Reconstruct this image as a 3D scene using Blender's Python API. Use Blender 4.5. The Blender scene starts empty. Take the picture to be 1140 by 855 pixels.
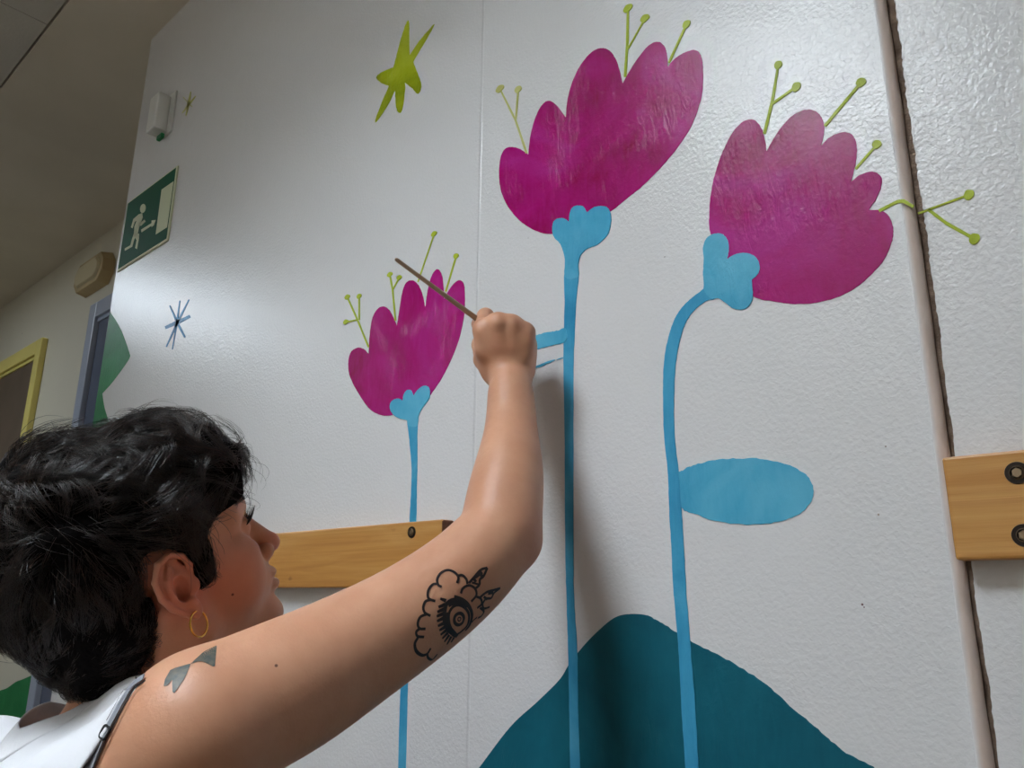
import bpy, bmesh, math, random
import numpy as np
from mathutils import Vector, Matrix
from mathutils.geometry import tessellate_polygon
random.seed(7); rng = np.random.default_rng(7)
COL = bpy.context.scene.collection

# ------------------------------------------------------------------ camera
F = 870.0; CX, CY = 570.0, 427.5
_up = np.array([28, 3197.5, -F]); _up /= np.linalg.norm(_up)
_d = np.array([-1000., 0, -F]); _d[1] = -(_up[0]*_d[0] + _up[2]*_d[2])/_up[1]; _d /= np.linalg.norm(_d)
_X = -_d; _Y = np.cross(_up, _X)
R = np.stack([_X, _Y, _up])                      # camera axes -> world
C = np.array([0.0, -0.765, 0.90])
def ray(px, py): return R @ np.array([px-CX, CY-py, -F])/F
def ony(px, py, y=0.0):
    r = ray(px, py); return C + r*(y-C[1])/r[1]
def at(px, py, Z): return C + ray(px, py)*Z
def c2w(v): return R @ np.array(v, float)        # direction given as right, up, toward viewer
def proj(P):
    c = (np.asarray(P)-C) @ R
    return np.stack([CX + F*c[..., 0]/-c[..., 2], CY - F*c[..., 1]/-c[..., 2]], -1)
cam_d = bpy.data.cameras.new('camera'); cam = bpy.data.objects.new('camera', cam_d); COL.objects.link(cam)
cam_d.sensor_width = 36; cam_d.lens = F/1140*36; cam_d.clip_start = 0.02
M4 = Matrix([[*R[i], C[i]] for i in range(3)] + [[0, 0, 0, 1]])
cam.matrix_world = M4
bpy.context.scene.camera = cam

# ------------------------------------------------------------------ materials
def srgb(r, g, b):
    f = lambda c: (c/255/12.92 if c/255 <= 0.04045 else ((c/255+0.055)/1.055)**2.4)
    return (f(r), f(g), f(b), 1)
class NT:
    def __init__(s, name):
        s.m = bpy.data.materials.new(name); s.m.use_nodes = True
        s.t = s.m.node_tree; s.b = s.t.nodes['Principled BSDF']
    def n(s, kind, **kw):
        nd = s.t.nodes.new('ShaderNode'+kind)
        for k, v in kw.items():
            if k in nd.inputs: nd.inputs[k].default_value = v
            else: setattr(nd, k, v)
        return nd
    def l(s, a, b): s.t.links.new(a, b)
    def coords(s, scale=(1, 1, 1), rot=(0, 0, 0)):
        tc = s.n('TexCoord'); mp = s.n('Mapping'); mp.inputs['Scale'].default_value = scale; mp.inputs['Rotation'].default_value = rot
        s.l(tc.outputs['Object'], mp.inputs['Vector']); return mp.outputs['Vector']
    def noise(s, vec, scale, detail=3, rough=.5, dist=0):
        nd = s.n('TexNoise'); nd.inputs['Scale'].default_value = scale; nd.inputs['Detail'].default_value = detail
        nd.inputs['Roughness'].default_value = rough; nd.inputs['Distortion'].default_value = dist
        s.l(vec, nd.inputs['Vector']); return nd.outputs['Fac']
    def ramp(s, fac, stops):
        r = s.n('ValToRGB'); e = r.color_ramp.elements
        while len(e) < len(stops): e.new(.5)
        for i, (p, c) in enumerate(stops): e[i].position = p; e[i].color = c if len(c) == 4 else (*c, 1)
        s.l(fac, r.inputs['Fac']); return r.outputs['Color']
    def mix(s, fac, a, b, mode='MIX'):
        m = s.n('Mix', data_type='RGBA', blend_type=mode)
        for inp, v in ((m.inputs['Factor'], fac), (m.inputs['A'], a), (m.inputs['B'], b)):
            if isinstance(v, (int, float, tuple)): inp.default_value = v
            else: s.l(v, inp)
        # RGBA sockets are the third set
        return m
    def bump(s, h, dist, strength=1.0, prev=None):
        b = s.n('Bump'); b.inputs['Distance'].default_value = dist; b.inputs['Strength'].default_value = strength
        s.l(h, b.inputs['Height'])
        if prev is not None: s.l(prev, b.inputs['Normal'])
        return b.outputs['Normal']
def mixc(t, fac, a, b, mode='MIX'):
    m = t.n('Mix', data_type='RGBA', blend_type=mode)
    ins = {'f': m.inputs[0], 'a': m.inputs[6], 'b': m.inputs[7]}
    for k, v in (('f', fac), ('a', a), ('b', b)):
        if isinstance(v, (int, float)): ins[k].default_value = v
        elif isinstance(v, tuple): ins[k].default_value = v
        else: t.l(v, ins[k])
    return m.outputs[2]
def simple(name, col, rough=.5, metal=0, bump=None, var=None, spec=None, coat=0):
    t = NT(name); t.b.inputs['Base Color'].default_value = col; t.b.inputs['Roughness'].default_value = rough
    t.b.inputs['Metallic'].default_value = metal
    if spec is not None: t.b.inputs['Specular IOR Level'].default_value = spec
    if coat: t.b.inputs['Coat Weight'].default_value = coat; t.b.inputs['Coat Roughness'].default_value = .15
    v = t.coords()
    if var:
        sc, c2 = var; t.l(t.ramp(t.noise(v, sc, 4), [(.35, col), (.65, c2)]), t.b.inputs['Base Color'])
    if bump:
        sc, d = bump; t.l(t.bump(t.noise(v, sc, 3), d), t.b.inputs['Normal'])
    return t.m
def wall_mat(name, col, seam=None, rough=.38, stip=.0007):
    t = NT(name); v = t.coords()
    c = t.ramp(t.noise(v, 1.7, 4), [(.3, tuple(x*.955 for x in col[:3])), (.7, col)])
    # small dark specks and scuffs in the paint
    sp = t.noise(v, 26, 1, .4)
    c = mixc(t, t.ramp(sp, [(.835, (0, 0, 0)), (.85, (1, 1, 1))]), c, srgb(120, 95, 85))
    if seam is not None:
        sx = t.n('SeparateXYZ'); t.l(v, sx.inputs[0])
        a = t.n('Math', operation='SUBTRACT'); t.l(sx.outputs[0], a.inputs[0]); a.inputs[1].default_value = seam
        b = t.n('Math', operation='ABSOLUTE'); t.l(a.outputs[0], b.inputs[0])
        s = t.n('MapRange'); s.inputs['From Min'].default_value = .0008; s.inputs['From Max'].default_value = .0032
        s.inputs['To Min'].default_value = 1; s.inputs['To Max'].default_value = 0; t.l(b.outputs[0], s.inputs[0])
        c = mixc(t, s.outputs[0], c, tuple(x*.93 for x in col[:3])+(1,))
    if seam is not None:
        for (px_, py_, r_, col_) in ((960, 673, .0011, srgb(90, 30, 34)), (962, 676, .0007, srgb(90, 30, 34)), (986, 497, .0008, srgb(130, 110, 96)), (740, 286, .0008, srgb(110, 96, 90)), (978, 573, .001, srgb(150, 130, 112)), (588, 265, .0007, srgb(140, 130, 124))):
            d = t.n('VectorMath', operation='DISTANCE'); t.l(v, d.inputs[0]); d.inputs[1].default_value = tuple(ony(px_, py_, 0))
            mm = t.n('MapRange'); mm.inputs['From Min'].default_value = r_*.6; mm.inputs['From Max'].default_value = r_*1.2; mm.inputs['To Min'].default_value = .9; mm.inputs['To Max'].default_value = 0
            t.l(d.outputs['Value'], mm.inputs[0]); c = mixc(t, mm.outputs[0], c, col_)
    t.l(c, t.b.inputs['Base Color'])
    t.b.inputs['Roughness'].default_value = rough
    h1 = t.noise(v, 210, 3, .5, .3); h2 = t.noise(v, 34, 2)
    n = t.bump(h1, stip); n = t.bump(h2, .0005, 1, n)
    if seam is not None: n = t.bump(s.outputs[0], .0009, 1, n)
    t.l(n, t.b.inputs['Normal'])
    return t.m
def paint_mat(name, base, light, dark, rough=.27, scale=(60, 60, 14), dist=1.5):
    t = NT(name); v = t.coords((1, 1, 1)); vs = t.coords(scale, (0, math.radians(28), 0))
    n1 = t.noise(v, 7, 4, .55, dist); n2 = t.noise(vs, 1.6, 4, .65, 1.2)
    c = t.ramp(n1, [(.30, dark), (.52, base), (.72, light)])
    c = mixc(t, t.ramp(n2, [(.35, (0, 0, 0)), (.8, (.45, .45, .45))]), c, light)
    t.b.inputs['Specular IOR Level'].default_value = .2
    t.l(c, t.b.inputs['Base Color'])
    t.b.inputs['Roughness'].default_value = rough
    pm = t.ramp(t.noise(v, 8, 2, .5, .8), [(.46, (0, 0, 0)), (.62, (1, 1, 1))]); nn = t.bump(mixc(t, pm, (.5, .5, .5, 1), n2), .0017); nn = t.bump(t.noise(v, 150, 3, .6, .5), .00028, 1, nn); t.l(nn, t.b.inputs['Normal'])
    return t.m
WALLC = srgb(227, 226, 227)
M = {}
M['wall'] = wall_mat('white satin wall paint', WALLC, seam=-0.765*0.995/1.0, rough=.25, stip=.0008)
M['wall2'] = wall_mat('white gloss wall paint', WALLC, rough=.24, stip=.0009)
M['wallfar'] = wall_mat('cream wall paint', srgb(214, 208, 190))
M['ceiling'] = simple('cream ceiling paint', srgb(222, 213, 196), .7, bump=(60, .0005), var=(2.5, srgb(212, 203, 186)))
M['tile'] = simple('grey ceiling tile', srgb(205, 200, 190), .8, bump=(120, .001), var=(3, srgb(192, 188, 178)))
M['gap'] = simple('dark gap dirt', srgb(92, 74, 60), .9, bump=(200, .002), var=(60, srgb(130, 110, 94)))
M['bead'] = None
M['floor'] = simple('brown vinyl floor', srgb(118, 104, 88), .35, var=(20, srgb(108, 95, 80)))
M['magenta'] = paint_mat('magenta acrylic', srgb(170, 12, 110), srgb(182, 40, 138), srgb(144, 4, 74))
M['blue'] = paint_mat('sky blue acrylic', srgb(78, 172, 208), srgb(104, 188, 218), srgb(60, 156, 196), .3)
M['stemblue'] = paint_mat('blue stem acrylic', srgb(64, 158, 200), srgb(88, 178, 214), srgb(44, 138, 182), .3)
M['teal'] = paint_mat('teal acrylic', srgb(18, 98, 116), srgb(24, 108, 126), srgb(14, 88, 106), .5)
M['lime'] = paint_mat('lime acrylic', srgb(170, 188, 42), srgb(190, 202, 74), srgb(150, 166, 26), .35)
M['pale'] = paint_mat('pale lime acrylic', srgb(190, 190, 110), srgb(205, 205, 140), srgb(176, 176, 84), .4)
M['star'] = paint_mat('olive lime acrylic', srgb(170, 184, 20), srgb(192, 204, 60), srgb(140, 156, 8), .35)
M['green'] = paint_mat('green acrylic', srgb(40, 124, 72), srgb(48, 136, 82), srgb(34, 112, 64), .45)
M['dblue'] = paint_mat('deep blue acrylic', srgb(36, 120, 172), srgb(60, 140, 190), srgb(24, 96, 150), .35)

# ------------------------------------------------------------------ mesh helpers
def tag(o, label=None, cat=None, group=None, kind=None):
    for k, v in (('label', label), ('category', cat), ('group', group), ('kind', kind)):
        if v: o[k] = v
    return o
def empty(name, loc, label, cat, group=None):
    o = bpy.data.objects.new(name, None); COL.objects.link(o); o.location = loc; o.empty_display_size = .05
    return tag(o, label, cat, group)
def attach(o, parent):
    o.parent = parent
    o.matrix_parent_inverse = Matrix.Translation(-Vector(parent.location)) if parent.parent is None else Matrix.Identity(4)
def link(name, me, mat, parent=None, smooth=False):
    for m in (mat if isinstance(mat, (list, tuple)) else [mat]): me.materials.append(m)
    o = bpy.data.objects.new(name, me); COL.objects.link(o)
    if parent is not None:
        attach(o, parent)
    if smooth: me.shade_smooth()
    return o
def mesh(vs, fs, name='m'):
    me = bpy.data.meshes.new(name)
    me.from_pydata([tuple(map(float, v)) for v in vs], [], [tuple(int(i) for i in f) for f in fs]); me.update(); return me
def fast_mesh(V, Q, name='m'):
    me = bpy.data.meshes.new(name); V = np.asarray(V, np.float32); Q = np.asarray(Q, np.int32); k = Q.shape[1]
    me.vertices.add(len(V)); me.vertices.foreach_set('co', V.ravel())
    me.loops.add(Q.size); me.loops.foreach_set('vertex_index', Q.ravel())
    me.polygons.add(len(Q)); me.polygons.foreach_set('loop_start', np.arange(0, Q.size, k, dtype=np.int32))
    me.polygons.foreach_set('loop_total', np.full(len(Q), k, np.int32)); me.update(); me.validate(); return me
def box_bm(bm, lo, hi, bev=0, seg=2):
    r = bmesh.ops.create_cube(bm, size=1.0); vs = r['verts']
    lo = Vector(lo); hi = Vector(hi)
    for v in vs:
        v.co = Vector([(lo[i]+hi[i])/2 + v.co[i]*(hi[i]-lo[i]) for i in range(3)])
    if bev:
        es = list({e for v in vs for e in v.link_edges})
        bmesh.ops.bevel(bm, geom=es, offset=bev, segments=seg, affect='EDGES', profile=.5)
def box(name, lo, hi, mat, parent=None, bev=0, kind=None):
    bm = bmesh.new(); box_bm(bm, lo, hi, bev)
    me = bpy.data.meshes.new(name); bm.to_mesh(me); bm.free()
    o = link(name, me, mat, parent)
    if kind: o['kind'] = kind
    return o
def cyl_bm(bm, c, axis, r1, r2, h, n=24):
    q = Vector((0, 0, 1)).rotation_difference(Vector(axis).normalized()).to_matrix().to_4x4()
    bmesh.ops.create_cone(bm, cap_ends=True, segments=n, radius1=r1, radius2=r2, depth=h,
                          matrix=Matrix.Translation(Vector(c)+Vector(axis).normalized()*h/2) @ q)
def bm_obj(name, bm, mat, parent=None, smooth=False):
    me = bpy.data.meshes.new(name); bm.to_mesh(me); bm.free()
    return link(name, me, mat, parent, smooth)

# ------------------------------------------------------------------ setting
XL = ony(168.7, 44)[0]; ZC = ony(168.7, 44)[2]; XJ = ony(985.7, 0)[0]
YF = 0.45; YR = 0.006          # far door wall, right-hand wall face
def struct(name, lo, hi, mat, bev=0): return box(name, lo, hi, mat, None, bev, 'structure')
# main wall slab with its softly rounded right edge
XE = XJ - 0.008
bm = bmesh.new()
box_bm(bm, (XL, 0, 0), (XE, .5, ZC), 0)
o = bm_obj('wall_front', bm, M['wall']); o['kind'] = 'structure'
# rounded, slightly proud bead closing the wall at the joint
prof = []
for k in range(13):
    a = math.pi*k/12*0.5
    prof.append((XE - .003 + .0105*math.sin(a), -0.0016 + .010*(1-math.cos(a))))
vs = []; fs = []
nz = 160
for j in range(nz+1):
    z = ZC*j/nz
    for i, (x, y) in enumerate(prof):
        vs.append((x + .0003*math.sin(z*31+i*.2)+.0003*math.sin(z*83), y, z))
np_ = len(prof)
for j in range(nz):
    for i in range(np_-1):
        a = j*np_+i; fs.append((a, a+1, a+np_+1, a+np_))
t = NT('pinkish worn corner bead'); v = t.coords(); sx_ = t.n('SeparateXYZ'); t.l(v, sx_.inputs[0])
mr = t.n('MapRange', interpolation_type='SMOOTHSTEP'); mr.inputs['From Min'].default_value = XE-.004; mr.inputs['From Max'].default_value = XE+.003; t.l(sx_.outputs[0], mr.inputs[0])
t.l(mixc(t, mr.outputs[0], WALLC, t.ramp(t.noise(v, 14, 3), [(.35, srgb(236, 218, 208)), (.65, srgb(226, 204, 192))])), t.b.inputs['Base Color'])
t.b.inputs['Roughness'].default_value = .38; t.l(t.bump(t.noise(v, 90, 3), .0005), t.b.inputs['Normal']); M['bead'] = t.m
o = link('trim_1', mesh(vs, fs), M['bead'], smooth=True); o['kind'] = 'structure'
sm = o.modifiers.new('s', 'SOLIDIFY'); sm.thickness = .002; sm.offset = -1
# joint filler, dark and dirty, set back
struct('trim_2', (XJ-.014, .010, 0), (XJ+.03, .012, ZC), M['gap'])
# right-hand wall with ragged left edge
vs = []; fs = []; NZ = 700; xr = []
for j in range(NZ+1):
    z = ZC*j/NZ
    e = .0040 + .0006*math.sin(z*17) + .0004*math.sin(z*61+1) + .0003*math.sin(z*143+2) + random.uniform(-.0004, .0004)
    e += .0022*max(0, min(1, (z-1.2)/.35)) + random.uniform(-.0006, .0006)*(z > 1.2)
    e -= .0018*max(0, min(1, (1.25-z)/.35))
    x0 = XJ + e; xr.append(x0)
    vs += [(x0, .011, z), (x0+.0012, YR+.0006, z), (x0+.004, YR, z), (3.0, YR, z)]
for j in range(NZ):
    for i in range(3):
        a = j*4+i; fs.append((a, a+1, a+5, a+4))
o = link('wall_right', mesh(vs, fs), M['wall2']); o['kind'] = 'structure'
for p in o.data.polygons: p.use_smooth = False
struct('floor', (-8, -2.4, -.05), (3, YF+.05, 0), M['floor'])
# ceiling: plaster border, then tiles with an open joint between them
bm = bmesh.new(); YS = -0.232
box_bm(bm, (-8, YS+.003, ZC), (3, YF+.1, ZC+.05))
n_pl = len(bm.faces)
x = -8.0
XT = ony(0, 0)[0]
tx = onx = None
rz = ray(0, 3); tt = (ZC-C[2])/rz[2]; XT = (C+rz*tt)[0]; YT = (C+rz*tt)[1]
k0 = XT
xs = [XT + .6*k for k in range(-9, 12) if -8 < XT+.6*k < 3]
ys = [YS-.003-.6*k for k in range(0, 4)]
for xa in xs:
    for yb in ys:
        box_bm(bm, (xa+.0015, max(yb-.597, -2.4), ZC+.003), (min(xa+.5985, 3), yb, ZC+.03), 0)
for f in list(bm.faces)[n_pl:]: f.material_index = 1
box_bm(bm, (-8, -2.4, ZC+.03), (3, YS+.01, ZC+.05))
me = bpy.data.meshes.new('ceiling'); bm.to_mesh(me); bm.free()
o = link('ceiling', me, [M['ceiling'], M['tile']]); o['kind'] = 'structure'
struct('wall_far', (-8, YF, 0), (XL+.3, YF+.1, ZC), M['wallfar'])
M['wallback'] = wall_mat('tan wall paint', srgb(216, 206, 192))
struct('wall_back', (-8, -2.1, 0), (3, -2.0, ZC), M['wallback'])
struct('wall_left', (-8.1, -2.5, 0), (-8, YF+.1, ZC), M['wallfar'])
struct('wall_end', (3, -2.5, 0), (3.1, .5, ZC), M['wallfar'])

# doors on the far wall
def door(name, px_r, ytop, px_in, mframe, mleaf, width=.95, fw=.07):
    xr_ = ony(px_r, ytop, YF-.03)[0]; zt = ony(px_r, ytop, YF-.03)[2]
    root = bpy.data.objects.new(name, None); COL.objects.link(root); root.location = (xr_-width/2, YF, 0); root['kind'] = 'structure'
    bm = bmesh.new()
    box_bm(bm, (xr_-fw, YF-.03, 0), (xr_, YF+.0, zt), .004)
    box_bm(bm, (xr_-width, YF-.03, 0), (xr_-width+fw, YF+.0, zt), .004)
    box_bm(bm, (xr_-width+fw, YF-.0295, zt-fw), (xr_-fw, YF+.0, zt), .004)
    box_bm(bm, (xr_-fw-.018, YF-.016, 0), (xr_-fw, YF+.0, zt-fw), .002)
    box_bm(bm, (xr_-width+fw, YF-.016, zt-fw-.018), (xr_-fw-.018, YF+.0, zt-fw), .002)
    o = bm_obj('door_frame', bm, mframe, root); o['kind'] = 'structure'
    bm = bmesh.new(); box_bm(bm, (xr_-width+fw, YF-.008, 0.008), (xr_-fw-.018, YF-.001, zt-fw-.018), .002)
    o = bm_obj('door_leaf', bm, mleaf, root); o['kind'] = 'structure'
    bm = bmesh.new(); hx = xr_-width+fw+.07
    cyl_bm(bm, (hx, YF-.008, 1.02), (0, -1, 0), .025, .025, .008); cyl_bm(bm, (hx, YF-.016, 1.02), (0, -1, 0), .009, .009, .04)
    cyl_bm(bm, (hx-.008, YF-.05, 1.02), (1, 0, 0), .009, .008, .12)
    o = bm_obj('door_handle', bm, M['steel'], root, True); o['kind'] = 'structure'
    return root
M['steel'] = simple('brushed steel', srgb(150, 146, 140), .35, 1)
M['yellow'] = simple('yellow door frame paint', srgb(222, 206, 118), .35, bump=(40, .0004))
M['brown'] = simple('dark brown door leaf', srgb(104, 88, 74), .5, var=(6, srgb(94, 80, 66)))
M['bluegrey'] = simple('blue grey door frame paint', srgb(164, 172, 190), .3, bump=(40, .0004))
M['slate'] = simple('slate blue door leaf', srgb(88, 96, 116), .35)
door('door_1', 47, 375, 36, M['yellow'], M['brown'], .92, .075)
door('door_2', 131, 318, 103, M['bluegrey'], M['slate'], 0, 0) if False else None
# the blue-grey door is cut by the wall corner, so it is set out from its left jamb
xl = ony(100.5, 340, YF-.03)[0]; zt = ony(100.5, 340, YF-.03)[2]
_w = .95; root_x = xl + _w
def px_for(x, z, y):
    return proj(np.array([x, y, z]))
pp = px_for(root_x, zt, YF-.03)
door('door_2', pp[0], pp[1], 0, M['bluegrey'], M['slate'], _w, .075)

# ------------------------------------------------------------------ lamps
M['lampmat'] = None
t = NT('lamp diffuser'); t.b.inputs['Base Color'].default_value = (.9, .9, .9, 1)
t.b.inputs['Emission Color'].default_value = (.90, .95, 1, 1); t.b.inputs['Emission Strength'].default_value = 9
M['diff'] = t.m
M['white'] = simple('white plastic', srgb(222, 222, 218), .4)
M['louvre'] = simple('satin aluminium louvre', srgb(170, 170, 168), .45)
def lamp(x, y, lx, ly, power, col, lab, louvre=False):
    r = empty('ceiling_light', (x, y, ZC), lab, 'ceiling light')
    bm = bmesh.new(); w = .02
    for lo, hi in (((x-lx/2-w, y-ly/2-w), (x+lx/2+w, y-ly/2)), ((x-lx/2-w, y+ly/2), (x+lx/2+w, y+ly/2+w)),
                   ((x-lx/2-w, y-ly/2), (x-lx/2, y+ly/2)), ((x+lx/2, y-ly/2), (x+lx/2+w, y+ly/2))):
        box_bm(bm, (*lo, ZC-(.064 if louvre else .012)), (*hi, ZC+.002), .002)
    bm_obj('frame', bm, M['white'], r)
    if louvre:
        bm = bmesh.new(); k = 5
        for i in range(k+1):
            xx = x-lx/2+lx*i/k; box_bm(bm, (xx-.0015, y-ly/2, ZC-.062), (xx+.0015, y+ly/2, ZC-.008))
            yy = y-ly/2+ly*i/k; box_bm(bm, (x-lx/2, yy-.0015, ZC-.0615), (x+lx/2, yy+.0015, ZC-.0085))
        bm_obj('louvre', bm, M['louvre'], r)
    dm = bpy.data.materials.new('lit diffuser'); dm.use_nodes = True; b = dm.node_tree.nodes['Principled BSDF']
    b.inputs['Emission Color'].default_value = (*col, 1); b.inputs['Emission Strength'].default_value = power
    box('diffuser', (x-lx/2, y-ly/2, ZC-.006), (x+lx/2, y+ly/2, ZC+.001), dm, r)
LAMPS = [(-0.72, -1.42, .6, .6, 29.0, (.83, .92, 1.0), 'square lit ceiling panel with a louvre, nearest to the painted flowers', True),
         (-4.4, -1.10, .6, .5, 13.0, (.78, .89, 1.0), 'square lit ceiling panel far down the corridor')]
for L in LAMPS: lamp(*L)
w = bpy.data.worlds.new('world'); bpy.context.scene.world = w; w.use_nodes = True
w.node_tree.nodes['Background'].inputs[0].default_value = (.5, .45, .4, 1); w.node_tree.nodes['Background'].inputs[1].default_value = .02
vs_ = bpy.context.scene.view_settings
vs_.view_transform = 'Standard'; vs_.look = 'None'; vs_.gamma = 1; vs_.use_curve_mapping = False; vs_.exposure = 0.95

# ------------------------------------------------------------------ painted mural
def smooth_poly(pts, seg=7):
    """closed outline; points marked ('c') are sharp."""
    n = len(pts); out = []
    P = [np.array(p[:2], float) for p in pts]; S = [len(p) > 2 for p in pts]
    for i in range(n):
        p1, p2 = P[i], P[(i+1) % n]
        p0 = P[i-1] if not S[i] else p1 - (p2-p1)*.3
        p3 = P[(i+2) % n] if not S[(i+1) % n] else p2 + (p2-p1)*.3
        for k in range(seg):
            u = k/seg
            out.append(.5*((2*p1) + (p2-p0)*u + (2*p0-5*p1+4*p2-p3)*u*u + (3*p1-p0-3*p2+p3)*u**3))
    return out
def crop(pts, ox, oy, s):
    return [(ox+p[0]/s, oy+p[1]/s, *p[2:]) for p in pts]
def paint(name, pix, mat, parent, lay=1, y=0.0, sm=True, jit=.00025, th=.00035):
    P = smooth_poly(pix) if sm else [np.array(p[:2]) for p in pix]
    W = [ony(p[0], p[1], y) for p in P]
    return paint_w(name, W, mat, parent, lay, y, jit, th)
def loop_geo(W, y, lay, th, jit=0, base=0):
    W = [(w[0]+random.uniform(-jit, jit), w[2]+random.uniform(-jit, jit)) for w in W]
    tri = tessellate_polygon([[Vector((a, b, 0)) for a, b in W]])
    yy = y - th*lay; n = len(W)
    vs = [(a, yy, b) for a, b in W] + [(a, y+.0002, b) for a, b in W]
    area = sum(W[i][0]*W[(i+1) % n][1]-W[(i+1) % n][0]*W[i][1] for i in range(n))
    fs = []
    for t3 in tri:
        a, b, c = t3; ar = (W[b][0]-W[a][0])*(W[c][1]-W[a][1])-(W[c][0]-W[a][0])*(W[b][1]-W[a][1])
        fs.append((a, b, c) if ar > 0 else (a, c, b))      # facing -y
    for i in range(n):
        j = (i+1) % n
        fs.append((i, j, j+n, i+n) if area < 0 else (j, i, i+n, j+n))
    return vs, [tuple(k+base for k in f) for f in fs]
def paint_w(name, W, mat, parent, lay=1, y=0, jit=0, th=.00035):
    vs, fs = loop_geo(W, y, lay, th, jit)
    return link(name, mesh(vs, fs), mat, parent)
def strokes(name, items, mat, parent, lay=1, y=0.0, th=.00035):
    """items: ('l', [(px,py)...], [widths in px]) or ('d', (px,py), radius px)"""
    VS = []; FS = []
    for it in items:
        yy = it[3] if len(it) > 3 else y
        if it[0] == 'd':
            c = ony(*it[1], yy); r = it[2]; s = np.linalg.norm(ony(it[1][0]+1, it[1][1], yy)-c); s2 = np.linalg.norm(ony(it[1][0], it[1][1]+1, yy)-c)
            loop = [c + np.array([math.cos(a)*r*s*(1+.10*math.sin(2*a+c[0]*50)), 0, math.sin(a)*r*s2*(1+.08*math.cos(3*a))]) for a in np.linspace(0, 2*math.pi, 26)[:-1]]
            v, f = loop_geo(loop, yy, lay+.6, th, 0, len(VS))
        else:
            pts = np.array(it[1], float); wd = it[2]
            if not hasattr(wd, '__len__'): wd = [wd]*len(pts)
            # resample
            Pn = []; Wn = []
            for i in range(len(pts)-1):
                for k in range(6):
                    u = k/6; Pn.append(pts[i]*(1-u)+pts[i+1]*u); Wn.append(wd[i]*(1-u)+wd[i+1]*u)
            Pn.append(pts[-1]); Wn.append(wd[-1]); Pn = np.array(Pn)
            T = np.gradient(Pn, axis=0); T /= np.linalg.norm(T, axis=1)[:, None]+1e-9
            N = np.stack([-T[:, 1], T[:, 0]], 1)
            Wj = np.array(Wn)[:, None]*.5*(1+rng.uniform(-.10, .10, (len(Pn), 1)))
            a = Pn+N*Wj; b = Pn-N*Wj
            loop = [ony(p[0], p[1], yy) for p in list(a)+list(b[::-1])]
            v, f = loop_geo(loop, yy, lay, th, 0, len(VS))
        VS += v; FS += f
    return link(name, mesh(VS, FS), mat, parent)
def mural_root(name, px, py, label, cat, group=None):
    p = ony(px, py); return empty(name, (p[0], 0, p[2]), label, cat, group)

# hill at the foot of the flowers
hill = [(30,855,'c'),(110,750),(180,685),(235,630),(260,590),(300,540),(340,500),(375,473),(410,464),(455,467),(490,485),(540,515),(600,550),(680,590),(760,645),(830,705),(900,765),(960,815),(1040,855,'c')]
hill = crop(hill, 520, 480, 2.279)
P = smooth_poly(hill)[:-7]
W = [ony(p[0], p[1]) for p in P]
n0 = len(W)
W = [w + np.array([random.uniform(-.0008, .0008), 0, random.uniform(-.0008, .0008)]) if i > n0*.5 else w for i, w in enumerate(W)]
e0 = W[0]; e1 = W[-1]
W = [np.array([e0[0]-.28, 0, e0[2]-.28]), np.array([e0[0]-.12, 0, e0[2]-.13])] + W + [np.array([e1[0]+.045, 0, e1[2]-.06]), np.array([XE-.004, 0, e1[2]-.14]), np.array([XE-.004, 0, e1[2]-.30])]
W[0][2] = W[-1][2] = .32
o = paint_w('painted_hill', W, M['teal'], None, 1, th=.0003)
tag(o, 'dark teal rounded hill painted on the white wall below the flowers', 'painted hill')

def stem_poly(L, Rr): return [(*p,) for p in L] + [(*p,) for p in Rr[::-1]]
G = 'magenta flowers painted on the wall'
# flower in the middle
f2 = mural_root('painted_flower', 640, 250, 'tall painted magenta flower with straight blue stem and half-painted leaf', 'painted flower')
paint('stem', stem_poly([(629.5,300),(628.8,340),(627.5,400),(628.8,480),(629.7,611),(631,668),(632.8,725),(634,787),(635,855),(637,960)],
                        [(644,300),(641.5,340),(639,400),(638.5,480),(638.5,611),(639.4,668),(642.9,725),(644,787),(646,855),(648,960)]), M['stemblue'], f2, 2)
pet = [(215,742),(160,732),(110,700),(70,650),(50,600),(45,550),(50,500),(65,472),(90,467),(115,475),(138,490,'c'),(145,430),(160,375),(180,335),(203,320),(228,335),(257,373,'c'),(262,320),(278,260),(305,205),(340,165),(372,153),(400,165),(422,205),(437,266,'c'),(460,225),(490,180),(520,145),(548,133),(568,145),(578,175),(580,212,'c'),(605,185),(640,165),(668,160),(685,175),(692,220),(690,290),(675,350),(650,410),(610,470),(560,530),(500,590),(450,630),(400,670),(320,715)]
paint('petals', crop(pet, 540, 0, 2.85), M['magenta'], f2, 2)
cal = [(217,710),(215,735),(222,755),(240,775),(250,800),(255,830),(256,880),(296,880),(297,840),(305,810),(325,790),(360,775),(390,745),(400,710),(400,680),(388,658),(365,655),(345,660),(325,675,'c'),(315,658),(300,653),(280,658),(270,680),(268,705,'c'),(255,695),(240,693),(225,698)]
paint('calyx', crop(cal, 540, 0, 2.85), M['blue'], f2, 4)
def cp(ox, oy, s): return lambda x, y: (ox+x/s, oy+y/s)
c5 = cp(540, 0, 2.85)
strokes('stamen', [('l', [c5(133,487), c5(98,383), c5(48,282)], [2.4,2.2,1.8]), ('l', [c5(98,383), c5(106,285)], 1.8), ('d', c5(48,282), 3.8), ('d', c5(106,284), 3.6)], M['pale'], f2, 3)
strokes('stamen', [('l', [c5(445,245), c5(452,140), c5(454,27)], [2.8,2.8,2.4]), ('l', [c5(455,155), c5(508,60)], 1.6), ('d', c5(454,27), 4.2), ('d', c5(508,59), 4.2)], M['lime'], f2, 3)
strokes('stamen', [('l', [c5(584,200), c5(640,78)], 2.2), ('d', c5(640,78), 4.2)], M['lime'], f2, 3)
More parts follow.
